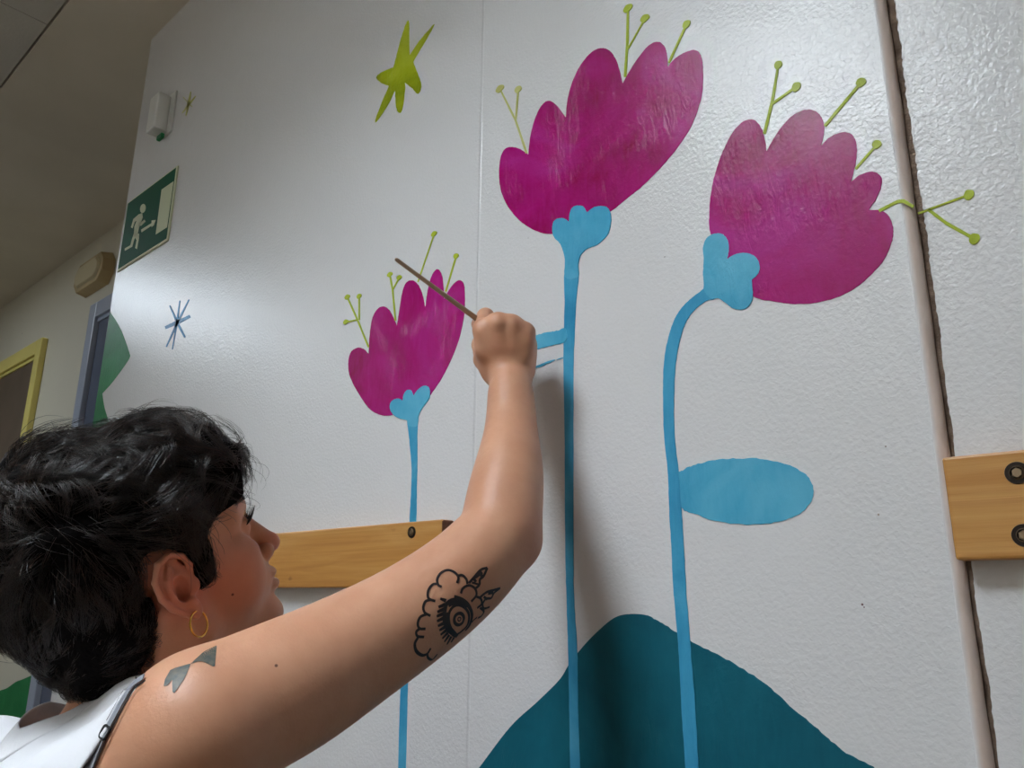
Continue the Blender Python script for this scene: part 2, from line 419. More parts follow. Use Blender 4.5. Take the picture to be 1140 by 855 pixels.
o = paint('leaf', [(630,366),(620,368.5),(610,370),(597,373.5),(586,378),(584,391),(597,389),(612,385.5),(630,380)], M['blue'], f2, 3, jit=.0006)
o['label'] = 'unfinished short blue leaf stroke'
o = strokes('leaf_outline', [('l', [(628,398),(624,399.4),(620,400.6)], [.6,1.3,.5]), ('l', [(618,400.6),(612,403.0),(607,404.8)], [.8,2.6,2.2]), ('l', [(608,404.6),(602,407.2),(596,409)], [2.2,2.8,1.6])], M['blue'], f2, 3)
o['label'] = 'faint dry blue brush stroke'
# left flower
c3 = cp(370, 240, 3.716)
f1 = mural_root('painted_flower', 455, 400, 'smallest painted magenta flower, behind the brush, its stem passing behind the left rail', 'painted flower')
paint('stem', stem_poly([(453.8,462),(456,490),(458.4,520),(458,546),(456.4,577),(454,640),(451,700),(446.5,762),(445,800),(443.6,855),(442,930)],
                        [(464.5,462),(464.8,490),(464.9,520),(464.2,546),(463.7,577),(462,640),(458,700),(454.3,762),(453.5,800),(452,855),(451,930)]), M['stemblue'], f1, 2)
pet = [(248,825),(200,825),(150,795),(100,720),(72,660),(67,610),(78,565),(105,547),(130,552),(151,573,'c'),(155,500),(165,430),(185,390),(210,376),(235,390),(255,425),(268,459,'c'),(278,390),(290,320),(305,280),(330,268),(355,285),(375,330),(385,384,'c'),(392,330),(405,270),(420,235),(438,222),(453,245),(460,290),(462,348,'c'),(480,315),(505,280),(528,268),(545,285),(549,340),(545,420),(525,510),(495,590),(455,670),(415,730),(380,770),(310,800)]
paint('petals', crop(pet, 370, 240, 3.716), M['magenta'], f1, 2)
cal = [(241,800),(243,775),(260,760),(280,758),(293,768,'c'),(298,740),(312,722),(328,724),(338,746,'c'),(355,722),(380,705),(400,710),(406,730),(400,760),(375,795),(358,830),(352,870),(318,870),(310,848),(280,840),(255,825)]
paint('calyx', crop(cal, 370, 240, 3.716), M['blue'], f1, 4)
strokes('stamen', [('l', [c3(151,545), c3(105,432), c3(63,338)], 1.7), ('l', [c3(105,432), c3(58,440)], 1.7), ('l', [c3(112,432), c3(112,335)], 1.5), ('d', c3(63,337), 2.6), ('d', c3(57,440), 2.6), ('d', c3(112,334), 2.6)], M['lime'], f1, 3)
strokes('stamen', [('l', [c3(262,435), c3(250,305), c3(239,245)], 1.6), ('l', [c3(252,305), c3(278,258)], 1.4), ('d', c3(239,244), 2.6), ('d', c3(278,257), 2.6)], M['lime'], f1, 3)
strokes('stamen', [('l', [c3(355,275), c3(422,78)], 1.2), ('d', c3(422,76), 2.8)], M['lime'], f1, 3)
strokes('stamen', [('l', [c3(470,315), c3(513,170)], 1.5), ('d', c3(513,168), 2.8)], M['lime'], f1, 3)
# right flower
c6 = cp(730, 60, 2.78)
f3 = mural_root('painted_flower', 880, 240, 'rightmost painted magenta flower, on a curved blue stem with one oval leaf', 'painted flower')
pet = [(172,560),(167,490),(172,430),(185,370),(205,310),(235,250),(265,215),(295,203),(318,215),(335,250),(344,302,'c'),(370,255),(400,215),(435,185),(475,173),(505,185),(520,215),(520,250),(512,287,'c'),(535,262),(565,247),(595,244),(615,260),(623,295),(618,345),(605,397,'c'),(630,377),(660,366),(685,369),(700,387),(697,415),(682,450),(660,484,'c'),(690,484),(715,495),(732,525),(735,560),(725,600),(705,640),(670,680),(625,720),(570,750),(500,770),(430,774),(370,767),(300,750),(230,690)]
paint('petals', crop(pet, 730, 60, 2.78), M['magenta'], f3, 2)
cal = [(150,710),(148,680),(150,640),(148,600),(160,570),(185,557),(210,560),(225,580),(227,610),(222,637,'c'),(245,622),(275,617),(305,625),(322,650),(318,680),(298,700,'c'),(302,745),(293,775),(270,792),(240,788),(215,770),(195,757),(172,757),(152,735)]
paint('calyx', crop(cal, 730, 60, 2.78), M['blue'], f3, 4)
L = [(789,319),(781,324),(768,334),(757,346),(750,359),(744,378),(740,400),(738.5,430),(739.4,480),(743.8,524),(745.5,568),(748,611.6),(750,655.5),(754,699.4),(757,743),(759,787),(763.5,855),(769,950)]
Rr = [(796,332),(787,335),(776,343),(768,352),(762,363),(757,380),(753,402),(751,430),(751,480),(755.6,524),(759,568),(761.8,611.6),(764,655.5),(767.5,699.4),(771,743),(774.5,787),(778,855),(782,950)]
paint('stem', stem_poly(L, Rr), M['stemblue'], f3, 3)
lf = [(534,115),(550,98),(580,85),(640,72),(700,69),(760,72),(820,88),(860,110),(879,145),(872,180),(840,212),(780,232),(700,237),(630,228),(580,210),(545,192)]
paint('leaf', crop(lf, 520, 480, 2.279), M['blue'], f3, 2, jit=.0006)
strokes('stamen', [('l', [c6(337,248), c6(362,145), c6(380,35)], [3,3,2.4]), ('l', [c6(362,155), c6(435,103)], 2.6), ('d', c6(380,35), 4.4), ('d', c6(436,103), 5)], M['lime'], f3, 3)
strokes('stamen', [('l', [c6(524,224), c6(636,90)], 3), ('d', c6(636,89), 5)], M['lime'], f3, 3)
strokes('stamen', [('l', [c6(619,357), c6(685,282)], 2.4), ('d', c6(685,281), 4.8)], M['lime'], f3, 3)
strokes('stamen', [('l', [c6(692,487), c6(740,462), c6(752,457)], [3,3.4,3.4]), ('l', [c6(752,457), c6(768,456), c6(798,474)], [3.6,3.8,3.8], -.0036),
                   ('l', [c6(812,495), c6(850,481), c6(969,437)], [2.2,2,2.2], YR), ('l', [c6(845,483), c6(900,525), c6(987,573)], 3.8, YR),
                   ('d', c6(970,437), 5.6, YR), ('d', c6(987,573), 6, YR)], M['lime'], f3, 3)
# stars
s4 = cp(370, 0, 4.276)
st = [(358,102),(366,120),(368,265,'c'),(420,190),(483,118),(470,150),(385,295,'c'),(405,345),(423,395),(420,430),(405,447),(385,425),(347,393,'c'),(345,450),(330,530),(312,532),(303,500),(299,430,'c'),(265,500),(208,582),(220,530),(270,410,'c'),(235,395),(210,372),(230,348),(292,320,'c'),(310,250),(335,160)]
o = paint('painted_star', crop(st, 370, 0, 4.276), M['star'], None, 2, jit=.0005)
tag(o, 'large lime green six-pointed star painted near the top of the wall', 'painted star')
o = strokes('painted_star', [('l', [(212.5,102),(210.5,114),(207,129)], [1,3,1]), ('l', [(218,107),(210,117),(203,126)], [.8,2.6,.8]), ('l', [(204,108),(210,115),(214,119)], .8)], M['pale'], None, 2)
tag(o, 'faint small yellowish star painted beside the white wall box', 'painted star')
a2 = cp(0, 0, 1.781)
o = strokes('painted_star', [('l', [a2(328,650), a2(350,640), a2(377,627)], [3,4.4,3]), ('l', [a2(375,594), a2(352,640), a2(330,688)], [1.2,2.6,1.2]),
                             ('l', [a2(357,596), a2(351,640), a2(342,693)], [1,2.2,1]), ('l', [a2(337,606), a2(352,640), a2(367,669)], [1.4,2.6,2])], M['dblue'], None, 2)
tag(o, 'small blue asterisk star painted below the exit sign', 'painted star')
# green shape on the wall's left edge
gp = [(500,372,'c'),(530,430),(560,515),(562,535),(545,565),(490,640),(443,693,'c'),(450,740),(462,785),(485,850),(520,950),(560,1100,'c')]
gp = crop(gp, 0, 260, 3.889)
P = smooth_poly(gp)[:-7]
W = [ony(p[0], p[1]) for p in P]
W = [np.array([XL+.0005, 0, ony(122.5, 347)[2]])] + W + [np.array([XL+.0005, 0, W[-1][2]])]
o = paint_w('painted_foliage', W, M['green'], None, 2)
tag(o, 'green pointed leaf shape painted at the left end of the white wall', 'painted foliage', None, 'thing')
# green hill on the far wall between the doors (bottom left)
gl = [(-30,830),(-25,800),(-10,775),(0,769),(8,766),(18,759),(26,756),(45,748),(60,745),(60,830)]
xs_l = ony(-10, 800, YF)[0]
W = [ony(p[0], p[1], YF) for p in smooth_poly(gl)]
W = [w for w in W if w[0] < xl-.003]
o = paint_w('painted_foliage', W, M['green'], None, 2, y=YF)
tag(o, 'dark green mound painted low on the far wall beside the blue-grey door', 'painted foliage', None, 'thing')

# ------------------------------------------------------------------ wooden wall rails
def wood():
    t = NT('varnished pine'); v = t.coords((1.2, 8, 14)); v2 = t.coords((.8, 20, 60))
    n = t.noise(v, 3.2, 5, .6, .9); n2 = t.noise(v2, 5, 4, .6, .3)
    c = t.ramp(n, [(.25, srgb(184, 124, 58)), (.5, srgb(200, 144, 74)), (.75, srgb(212, 162, 96))])
    c = mixc(t, t.ramp(n2, [(.45, (0, 0, 0)), (.75, (.35, .35, .35))]), c, srgb(168, 100, 38))
    vk = t.coords((14, 14, 22)); k = t.noise(vk, 1.3, 1)
    c = mixc(t, t.ramp(k, [(.78, (0, 0, 0)), (.82, (.7, .7, .7))]), c, srgb(120, 64, 24))
    t.l(c, t.b.inputs['Base Color']); t.b.inputs['Roughness'].default_value = .38
    t.l(t.bump(n2, .0003), t.b.inputs['Normal']); return t.m
M['wood'] = wood(); M['endgrain'] = simple('dark end grain', srgb(128, 72, 36), .5, bump=(300, .0003), var=(80, srgb(104, 56, 28)))
M['bolt'] = simple('blackened bolt', srgb(52, 46, 42), .35, .8); M['boltb'] = simple('bare bolt centre', srgb(150, 130, 105), .4, .9)
def rail(x0, x1, z0, z1, yw, th, bolts, label):
    root = empty('wall_rail', ((x0+x1)/2, yw, (z0+z1)/2), label, 'wall rail')
    bm = bmesh.new(); box_bm(bm, (x0, yw-th, z0), (x1, yw, z1), .0025, 2)
    bm.normal_update()
    for f in bm.faces:
        if abs(f.normal.x) > .9: f.material_index = 1
    me = bpy.data.meshes.new('board'); bm.to_mesh(me); bm.free()
    link('board', me, [M['wood'], M['endgrain']], root)
    for (bx, bz, r) in bolts:
        bm = bmesh.new()
        cyl_bm(bm, (bx, yw-th+.001, bz), (0, -1, 0), r, r*.93, .0022, 28)
        bl = bm_obj('bolt', bm, M['bolt'], root, False)
        bm = bmesh.new(); bmesh.ops.create_cone(bm, cap_ends=False, segments=28, radius1=r*.62, radius2=r*.5, depth=.0022, matrix=Matrix.Translation((bx, yw-th-.0022, bz)) @ Matrix.Rotation(math.pi/2, 4, 'X'))
        cyl_bm(bm, (bx, yw-th-.0008, bz), (0, -1, 0), r*.50, r*.40, .0016, 6)
        bm_obj('bolt_head', bm, M['boltb'], bl)
    return root
th = .024
TR = ony(492.3, 574.5, -th); TL = ony(310.2, 595.9, -th); BR = ony(401, 652.8, -th)
print('rail', TR, TL, BR, 'end back px', proj(np.array([TR[0], 0, TR[2]])))
b1 = ony(458.5, 592.5, -th)
# the rail runs on behind her to the corner of the wall
rail(XL+.25, TR[0], (BR[2]+ony(320.3,655.6,-th)[2])/2, (TR[2]+TL[2])/2, 0, th, [(b1[0], b1[2], .0085)], 'pine board rail on the wall behind her face, one dark bolt')
q1 = ony(1048, 509.8, YR-th); q2 = ony(1064, 623.5, YR-th); q3 = ony(1140, 499.3, YR-th)
b2 = ony(1132.5, 526.5, YR-th); b3 = ony(1140.5, 596, YR-th)
print('rrail', q1, q2, q3)
rail(q1[0], 1.6, q2[2], (q1[2]+q3[2])/2, YR, th, [(b2[0], b2[2], .0095), (b3[0], b3[2], .0095)], 'pine board rail at the right edge beyond the wall joint, two bolts')

# ------------------------------------------------------------------ exit sign
M['signg'] = simple('sign dark green', srgb(10, 78, 50), .6, spec=.15); M['cream'] = simple('photoluminescent cream', srgb(206, 210, 178), .6, spec=.2)
s1 = ony(143.4, 227.8)-0; s2 = ony(196.6, 188.3); s3 = ony(134.4, 298.5); s4_ = ony(188, 266.5)
sx0, sx1 = (s1[0]+s3[0])/2, (s2[0]+s4_[0])/2; sz1, sz0 = (s1[2]+s2[2])/2, (s3[2]+s4_[2])/2
sg = empty('exit_sign', ((sx0+sx1)/2, 0, (sz0+sz1)/2), 'green emergency exit sign with running man, arrow and doorway, on the left of the wall', 'exit sign')
ST = .004
box('plate', (sx0-.006, -ST, sz0-.007), (sx1+.008, 0, sz1+.004), M['cream'], sg, .001)
box('green_panel', (sx0, -ST-.0006, sz0), (sx1, -ST+.0001, sz1), M['signg'], sg)
c1 = cp(120, 170, 6.11)
sp = lambda pts: [c1(*p) for p in pts]
def signpaint(name, polys):
    VS = []; FS = []
    for p in polys:
        v, f = loop_geo([ony(x, y, -ST) for x, y in sp(p)], -ST-.0005, 1, .0006, 0, len(VS)); VS += v; FS += f
    return link(name, mesh(VS, FS), M['cream'], sg)
signpaint('doorway_symbol', [[(368,252),(450,195),(405,508),(328,557)]])
signpaint('arrow_symbol', [[(229,524),(300,480),(300,462),(328,458),(316,494),(300,508),(299,498),(232,543)]])
hd = [(241+19*math.cos(a)+4*math.sin(a), 380-31*math.sin(a)) for a in np.linspace(0, 2*math.pi, 17)[:-1]]
signpaint('running_man_symbol', [hd, [(212,420),(236,412),(240,440),(214,512),(206,548),(180,552),(184,500),(200,460)],
          [(212,420),(200,462),(186,470),(170,515),(160,508),(176,452)], [(236,440),(222,478),(252,456),(259,468),(228,498),(208,496)],
          [(180,548),(203,548),(182,592),(168,640),(118,668),(118,652),(156,630),(166,590)], [(192,545),(215,552),(213,590),(201,656),(188,650),(198,596),(184,570)]])

# ------------------------------------------------------------------ small white wall box
cb = ony(188, 126, 0)
wb = empty('alarm_box', (cb[0], 0, cb[2]), 'small white alarm box high on the left end of the wall', 'wall box')
p_a = ony(198.5, 101, 0); p_b = ony(194, 145, 0)
px0 = p_a[0]-.080
box('back_plate', (px0, -.006, p_b[2]), (p_a[0], 0, p_a[2]), M['white'], wb, .002)
box('cover', (px0+.004, -.042, p_b[2]+.006), (p_a[0]-.022, -.006, p_a[2]-.012), M['white'], wb, .004)
box('terminal_strip', (px0+.022, -.018, p_b[2]-.012), (p_a[0]-.028, -.008, p_b[2]+.002), M['green'], wb, .002)

# emergency light on the far wall
e0 = ony(80, 305, YF-.05); e1 = ony(128, 288, YF-.05)
ec = ony(103, 305, YF-.03)
el = empty('emergency_light', (ec[0], YF, ec[2]), 'beige octagonal bulkhead light high on the far wall above the blue-grey door', 'emergency light')
M['beige'] = simple('aged beige plastic', srgb(188, 166, 122), .45, var=(8, srgb(170, 146, 104)))
M['lens'] = simple('dull prismatic lens', srgb(198, 184, 148), .35, bump=(90, .001))
def octo(cx, cz, w, h, c):
    return [(cx-w+c, cz-h), (cx+w-c, cz-h), (cx+w, cz-h+c), (cx+w, cz+h-c), (cx+w-c, cz+h), (cx-w+c, cz+h), (cx-w, cz+h-c), (cx-w, cz-h+c)]
def prism(name, loop0, loop1, y0, y1, mat, parent):
    n = len(loop0); vs = [(a, y0, b) for a, b in loop0]+[(a, y1, b) for a, b in loop1]
    fs = [tuple(range(n))[::-1], tuple(range(n, 2*n))]+[(i, (i+1) % n, (i+1) % n+n, i+n) for i in range(n)]
    me = mesh(vs, fs); o = link(name, me, mat, parent)
    bm = bmesh.new(); bm.from_mesh(me); bmesh.ops.recalc_face_normals(bm, faces=bm.faces); bmesh.ops.bevel(bm, geom=list(bm.edges), offset=.002, segments=1, affect='EDGES'); bm.to_mesh(me); bm.free()
    return o
prism('housing', octo(ec[0], ec[2], .175, .078, .045), octo(ec[0], ec[2], .165, .070, .045), YF, YF-.05, M['beige'], el)
prism('lens', octo(ec[0], ec[2], .140, .052, .035), octo(ec[0], ec[2], .13, .044, .032), YF-.05, YF-.062, M['lens'], el)

# ================================================================== person
# ---- signed distance modelling: primitives are blended on a grid and skinned as one surface
def nrm(v): v = np.asarray(v, float); return v/np.linalg.norm(v)
class Prim:
    pass
class Cap(Prim):                       # tapered capsule
    def __init__(s, a, b, ra, rb): s.a, s.b, s.ra, s.rb = np.array(a, float), np.array(b, float), ra, rb
    def box(s):
        r = max(s.ra, s.rb); return np.minimum(s.a, s.b)-r, np.maximum(s.a, s.b)+r
    def ev(s, P):
        ab = s.b-s.a; L2 = float(ab@ab)+1e-12
        q = [P[i]-s.a[i] for i in range(3)]
        t = np.clip((q[0]*ab[0]+q[1]*ab[1]+q[2]*ab[2])/L2, 0, 1)
        return np.sqrt((q[0]-t*ab[0])**2+(q[1]-t*ab[1])**2+(q[2]-t*ab[2])**2) - (s.ra+(s.rb-s.ra)*t)
class Ell(Prim):                       # oriented ellipsoid, axes = rows of A
    def __init__(s, c, r, A=np.eye(3)): s.c, s.r, s.A = np.array(c, float), np.array(r, float), np.array(A, float)
    def box(s):
        e = np.sqrt(((s.A*s.r[:, None])**2).sum(0)); return s.c-e, s.c+e
    def ev(s, P):
        q = [P[i]-s.c[i] for i in range(3)]
        k0 = 0; k1 = 0
        for i in range(3):
            v = (q[0]*s.A[i, 0]+q[1]*s.A[i, 1]+q[2]*s.A[i, 2])/s.r[i]
            k0 = k0+v*v; k1 = k1+(v/s.r[i])**2
        k0 = np.sqrt(k0); k1 = np.sqrt(k1)+1e-9
        return k0*(k0-1)/k1
class Field:
    def __init__(s): s.items = []
    def add(s, p, k=.01): s.items.append((p, k, 1)); return s
    def sub(s, p, k=.004): s.items.append((p, k, -1)); return s
    def comb(s, d, e, k, op):
        if op > 0:
            h = np.maximum(k-np.abs(d-e), 0)/k; return np.minimum(d, e)-h*h*k*.25
        e = -e; h = np.maximum(k-np.abs(d-e), 0)/k; return np.maximum(d, e)+h*h*k*.25
    def at(s, P):
        Q = [P[:, i] for i in range(3)]; d = np.full(len(P), .2)
        for p, k, op in s.items: d = s.comb(d, p.ev(Q), k, op)
        return d
    def grad(s, P, e=.0015):
        g = np.stack([s.at(P+np.eye(3)[i]*e)-s.at(P-np.eye(3)[i]*e) for i in range(3)], 1)
        return g/(np.linalg.norm(g, axis=1)[:, None]+1e-12)
    def grid(s, xs, ys, zs, pad=.02):
        D = np.full((len(xs), len(ys), len(zs)), .2, np.float32)
        for p, k, op in s.items:
            lo, hi = p.box(); m = k+pad; sl = []
            for ax, lo_, hi_ in ((xs, lo[0], hi[0]), (ys, lo[1], hi[1]), (zs, lo[2], hi[2])):
                a = np.searchsorted(ax, lo_-m); b = np.searchsorted(ax, hi_+m); sl.append(slice(a, b))
            if any(q.stop <= q.start for q in sl): continue
            P = (xs[sl[0]][:, None, None].astype(np.float32), ys[sl[1]][None, :, None].astype(np.float32), zs[sl[2]][None, None, :].astype(np.float32))
            D[tuple(sl)] = s.comb(D[tuple(sl)], p.ev(P).astype(np.float32), k, op)
        return D
def axis(lo, hi, coarse, fines):
    out = [lo]
    while out[-1] < hi:
        x = out[-1]; h = coarse
        for a, b, f in fines:
            g = max(0, a-x, x-b); h = min(h, f + .18*g) if g > 0 else min(h, f)
        out.append(x+h)
    return np.array(out)
def surfnets(D, xs, ys, zs, iso=0.0):
    D = D-iso; S = D < 0; nx, ny, nz = D.shape
    cnt = np.zeros((nx-1, ny-1, nz-1), np.uint8)
    for i in (0, 1):
        for j in (0, 1):
            for k in (0, 1): cnt += S[i:nx-1+i, j:ny-1+j, k:nz-1+k]
    I, J, K = np.nonzero((cnt > 0) & (cnt < 8)); del cnt
    acc = np.zeros((len(I), 3)); n = np.zeros(len(I))
    cr = [(i, j, k) for i in (0, 1) for j in (0, 1) for k in (0, 1)]
    val = {c: D[I+c[0], J+c[1], K+c[2]].astype(float) for c in cr}
    for c in cr:
        for ax in range(3):
            if c[ax] == 0:
                d = list(c); d[ax] = 1; d = tuple(d); a, b = val[c], val[d]
                m = (a < 0) != (b < 0); t = np.where(m, a/(a-b+1e-20), 0)
                pt = np.zeros((len(I), 3)); pt[:] = c; pt[:, ax] = t
                acc += pt*m[:, None]; n += m
    loc = acc/n[:, None]
    idx = np.full((nx-1, ny-1, nz-1), -1, np.int32); idx[I, J, K] = np.arange(len(I))
    V = np.stack([np.interp(I+loc[:, 0], np.arange(nx), xs), np.interp(J+loc[:, 1], np.arange(ny), ys), np.interp(K+loc[:, 2], np.arange(nz), zs)], 1)
    Q = []
    for ax in range(3):
        o1, o2 = [(1, 2), (2, 0), (0, 1)][ax]
        sl0 = [slice(1, -1)]*3; sl1 = [slice(1, -1)]*3
        sl0[ax] = slice(0, -1); sl1[ax] = slice(1, None)
        a = S[tuple(sl0)]; b = S[tuple(sl1)]; w = np.nonzero(a != b)
        base = [w[0].copy(), w[1].copy(), w[2].copy()]
        for q in range(3):
            if q != ax: base[q] = base[q]+1
        flip = ~a[w]
        def cell(d1, d2):
            c = [x.copy() for x in base]; c[o1] -= d1; c[o2] -= d2; return idx[c[0], c[1], c[2]]
        q = np.stack([cell(1, 1), cell(0, 1), cell(0, 0), cell(1, 0)], 1)
        q[flip] = q[flip][:, ::-1]; Q.append(q)
    Q = np.concatenate(Q); Q = Q[(Q >= 0).all(1)]
    return V, Q
def clip_tris(V, T, g):
    """keep g > 0, cutting triangles exactly along g = 0"""
    V = list(map(tuple, V)); g = list(g); out = []; cut = {}
    def mid(a, b):
        key = (min(a, b), max(a, b))
        if key not in cut:
            t = g[a]/(g[a]-g[b]); V.append(tuple(V[a][i]*(1-t)+V[b][i]*t for i in range(3))); g.append(0.); cut[key] = len(V)-1
        return cut[key]
    for t in T:
        t = [int(x) for x in t]; ins = [g[i] > 0 for i in t]; n = sum(ins)
        if n == 3: out.append(t)
        elif n:
            while not (ins[0] and (n == 1 or ins[1])): t = t[1:]+t[:1]; ins = ins[1:]+ins[:1]
            if n == 1: out.append([t[0], mid(t[0], t[1]), mid(t[0], t[2])])
            else:
                m1 = mid(t[1], t[2]); m2 = mid(t[0], t[2]); out += [[t[0], t[1], m1], [t[0], m1, m2]]
    V = np.array(V); out = np.array(out); u, inv = np.unique(out, return_inverse=True)
    return V[u], inv.reshape(out.shape)
tris = lambda Q: np.concatenate([Q[:, [0, 1, 2]], Q[:, [0, 2, 3]]])

# ---- skeleton, taken in the camera's frame and turned into the room
cc = lambda v: C + R @ np.array(v, float)
Fh = nrm(c2w((.72, .30, -.62))); Uh = c2w((-.30, .93, .10)); Uh = nrm(Uh-Fh*(Uh@Fh)); Lh = np.cross(Uh, Fh)
HO = cc((-.338, -.187, -.755))
AH = np.stack([Fh, Uh, Lh])
hd = lambda f, u, l: HO + Fh*f + Uh*u + Lh*l
SR = at(222, 806, .60); SL = cc((-.525, -.397, -.775))
NB = (SR+SL)/2 + np.array([0, 0, .006]) + c2w((.0, 0, -.01))
Lb = nrm(SL-SR); Ub = np.array([0, 0, 1.]) ; 
_f = np.cross(Lb, Ub); _f[2] = 0; _f = nrm(_f)
Ub = nrm(np.array([0, 0, 1.]) + .22*_f); Ub = nrm(Ub-Lb*(Ub@Lb)); Fb = np.cross(Lb, Ub)
AB = np.stack([Fb, Ub, Lb]); bd = lambda f, u, l: NB + Fb*f + Ub*u + Lb*l
print('HO', HO, 'SR', SR, 'SL', SL, 'NB', NB, 'Fb', Fb, 'Ub', Ub, 'shoulder w', np.linalg.norm(SR-SL))

body = Field(); torso = Field()
# torso
def both(p, k): body.add(p, k); torso.add(p, k)
HIPZ = .27
hip = bd(-.03, -.50, 0); hip[2] = max(hip[2], .24)
both(Ell(bd(-.005, -.17, 0), (.098, .17, .140), AB), .03)
both(Ell(bd(-.02, -.36, 0), (.085, .13, .115), AB), .06)
both(Ell(hip, (.10, .10, .155), AB), .06)
sr_l = (SR-NB)@Lb; sl_l = (SL-NB)@Lb
both(Cap(bd(-.012, -.030, 0), SR+Ub*-.014, .033, .029), .035)
both(Cap(bd(-.012, -.030, 0), SL+Ub*-.010, .034, .034), .04)
both(Ell(bd(-.055, -.12, -.085), (.035, .085, .065), AB), .03)     # shoulder blades
both(Ell(bd(-.055, -.12, .085), (.035, .085, .065), AB), .03)
both(Cap(bd(.06, -.09, -.075), bd(.065, -.15, -.06), .045, .05), .04)
both(Cap(bd(.06, -.09, .075), bd(.065, -.15, .06), .045, .05), .04)
# neck
nk0 = hd(-.022, -.035, 0); nk1 = bd(.014, -.015, -.004)
body.add(Cap(nk0, nk1, .046, .042), .02)
body.add(Cap(hd(-.02, -.02, -.058), bd(.06, -.02, -.02), .014, .014), .025)
# right arm
arm = [((222, 808, .600), .0530), ((305, 771, .640), .0530), ((371, 736, .683), .0505), ((457, 684, .733), .0458), ((515, 640, .768), .0425), ((556, 597, .800), .0395)]
def dense(ch, n=4):
    A = np.array([[*c, r] for c, r in ch]); A = np.vstack([2*A[0]-A[1], A, 2*A[-1]-A[-2]]); out = []
    for i in range(1, len(A)-2):
        for k in range(n):
            u = k/n; p0, p1, p2, p3 = A[i-1:i+3]
            out.append(.5*((2*p1)+(p2-p0)*u+(2*p0-5*p1+4*p2-p3)*u*u+(3*p1-p0-3*p2+p3)*u**3))
    out.append(A[-2]); return [(tuple(q[:3]), q[3]) for q in out]
arm = dense(arm)
for (a, ra), (b, rb) in zip(arm[:-1], arm[1:]): body.add(Cap(at(*a), at(*b), ra, rb), .008)
both(Cap(bd(0, .002, -.050), bd(0, .009, -.085), .026, .027), .015)
both(Cap(bd(-.045, -.075, -.105), SR-Fb*.005-Ub*.012, .045, .044), .035)
both(Ell(SR-Ub*.006, (.050, .052, .052), AB), .02)
body.add(Cap(at(576, 602, .806), at(570, 562, .825), .0215, .024), .02)                 # point of the elbow
fore = [((556, 597, .800), .0385), ((562, 554, .832), .0378), ((567, 516, .862), .0338), ((569, 473, .908), .0276), ((568.5, 428, .945), .0248)]
fore = dense(fore)
for (a, ra), (b, rb) in zip(fore[:-1], fore[1:]): body.add(Cap(at(*a), at(*b), ra, rb), .008)
# left arm, hand resting on the thigh
EL = SL + np.array([-.03, -.02, -.27]); KN = None
WL = EL + nrm(np.array([.25, .85, -.32]))*.235
for a, b, ra, rb in ((SL, EL, .050, .038), (EL, WL, .038, .024)): body.add(Cap(a, b, ra, rb), .02)
both(Ell(SL, (.055, .056, .056), AB), .03)
hdir = nrm(np.array([.22, .93, -.25])); hs = nrm(np.cross(hdir, [0, 0, 1])); pal = WL+hdir*.05
body.add(Ell(pal, (.048, .040, .014), np.stack([hdir, hs, np.cross(hdir, hs)])), .012)
for q, ln in zip((-.030, -.010, .010, .028), (.058, .072, .078, .068)):
    k0 = WL+hdir*.085+hs*q; k1 = k0+hdir*ln*.5+np.array([0, 0, .003]); k2 = k1+nrm(hdir+np.array([0, 0, -.45]))*ln*.5
    body.add(Cap(k0, k1, .0088, .0080), .004); body.add(Cap(k1, k2, .0080, .0068), .003)
body.add(Cap(WL+hdir*.03+hs*.03, WL+hdir*.06+hs*.055, .011, .010), .006); body.add(Cap(WL+hdir*.06+hs*.055, WL+hdir*.092+hs*.060, .0095, .008), .003)

# right hand: back of a fist that closes round the brush handle
HZ = .955
mc = {'i': (537.5, 366, HZ+.002), 'm': (554, 359.5, HZ-.004), 'r': (570, 362, HZ-.002), 'l': (584.5, 370, HZ+.004)}
cp_ = {'i': (556, 417, HZ+.002), 'm': (563, 419, HZ-.001), 'r': (571, 420, HZ), 'l': (579, 419, HZ+.003)}
for q in 'imrl': body.add(Cap(at(*cp_[q]), at(*mc[q]), .0140, .0112), .012)
body.add(Ell(at(562, 388, HZ+.002), (.026, .036, .0115), np.stack([R[:, 0], R[:, 1], R[:, 2]])), .012)
body.add(Ell(at(563, 392, HZ+.017), (.0335, .036, .0165), np.stack([R[:, 0], R[:, 1], R[:, 2]])), .014)
body.add(Cap(at(583, 412, HZ+.014), at(585.5, 385, HZ+.014), .0135, .0125), .010)       # little-finger edge
body.add(Cap(at(551, 417, HZ+.012), at(541, 393, HZ+.014), .0135, .0115), .010)         # thumb ball
for a, b in ('im', 'mr', 'rl'):
    A_ = at(*mc[a])+R[:, 2]*.0012; B_ = at(*mc[b])+R[:, 2]*.0012; body.add(Cap(A_, B_, .0106, .0106), .006)
    A3 = at(mc[a][0]+1.5, mc[a][1]+10, HZ-.0035); B3 = at(mc[b][0]-.5, mc[b][1]+10, HZ-.0035); body.add(Cap(A3, B3, .0112, .0112), .008)
    A2 = at(mc[a][0]+3, mc[a][1]+24, HZ-.0020); B2 = at(mc[b][0]-1, mc[b][1]+24, HZ-.0020); body.add(Cap(A2, B2, .0115, .0115), .010)
for q in 'imrl':                                                                          # knuckle heads, tendons
    k = mc[q]; body.add(Ell(at(k[0], k[1]+1, k[2]-.003), (.0100,)*3), .007)
    a = cp_[q]; body.add(Cap(at(k[0], k[1]+3, k[2]-.0092), at(a[0]*.65+k[0]*.35, a[1]*.65+k[1]*.35, HZ-.0090), .0030, .0014), .008)
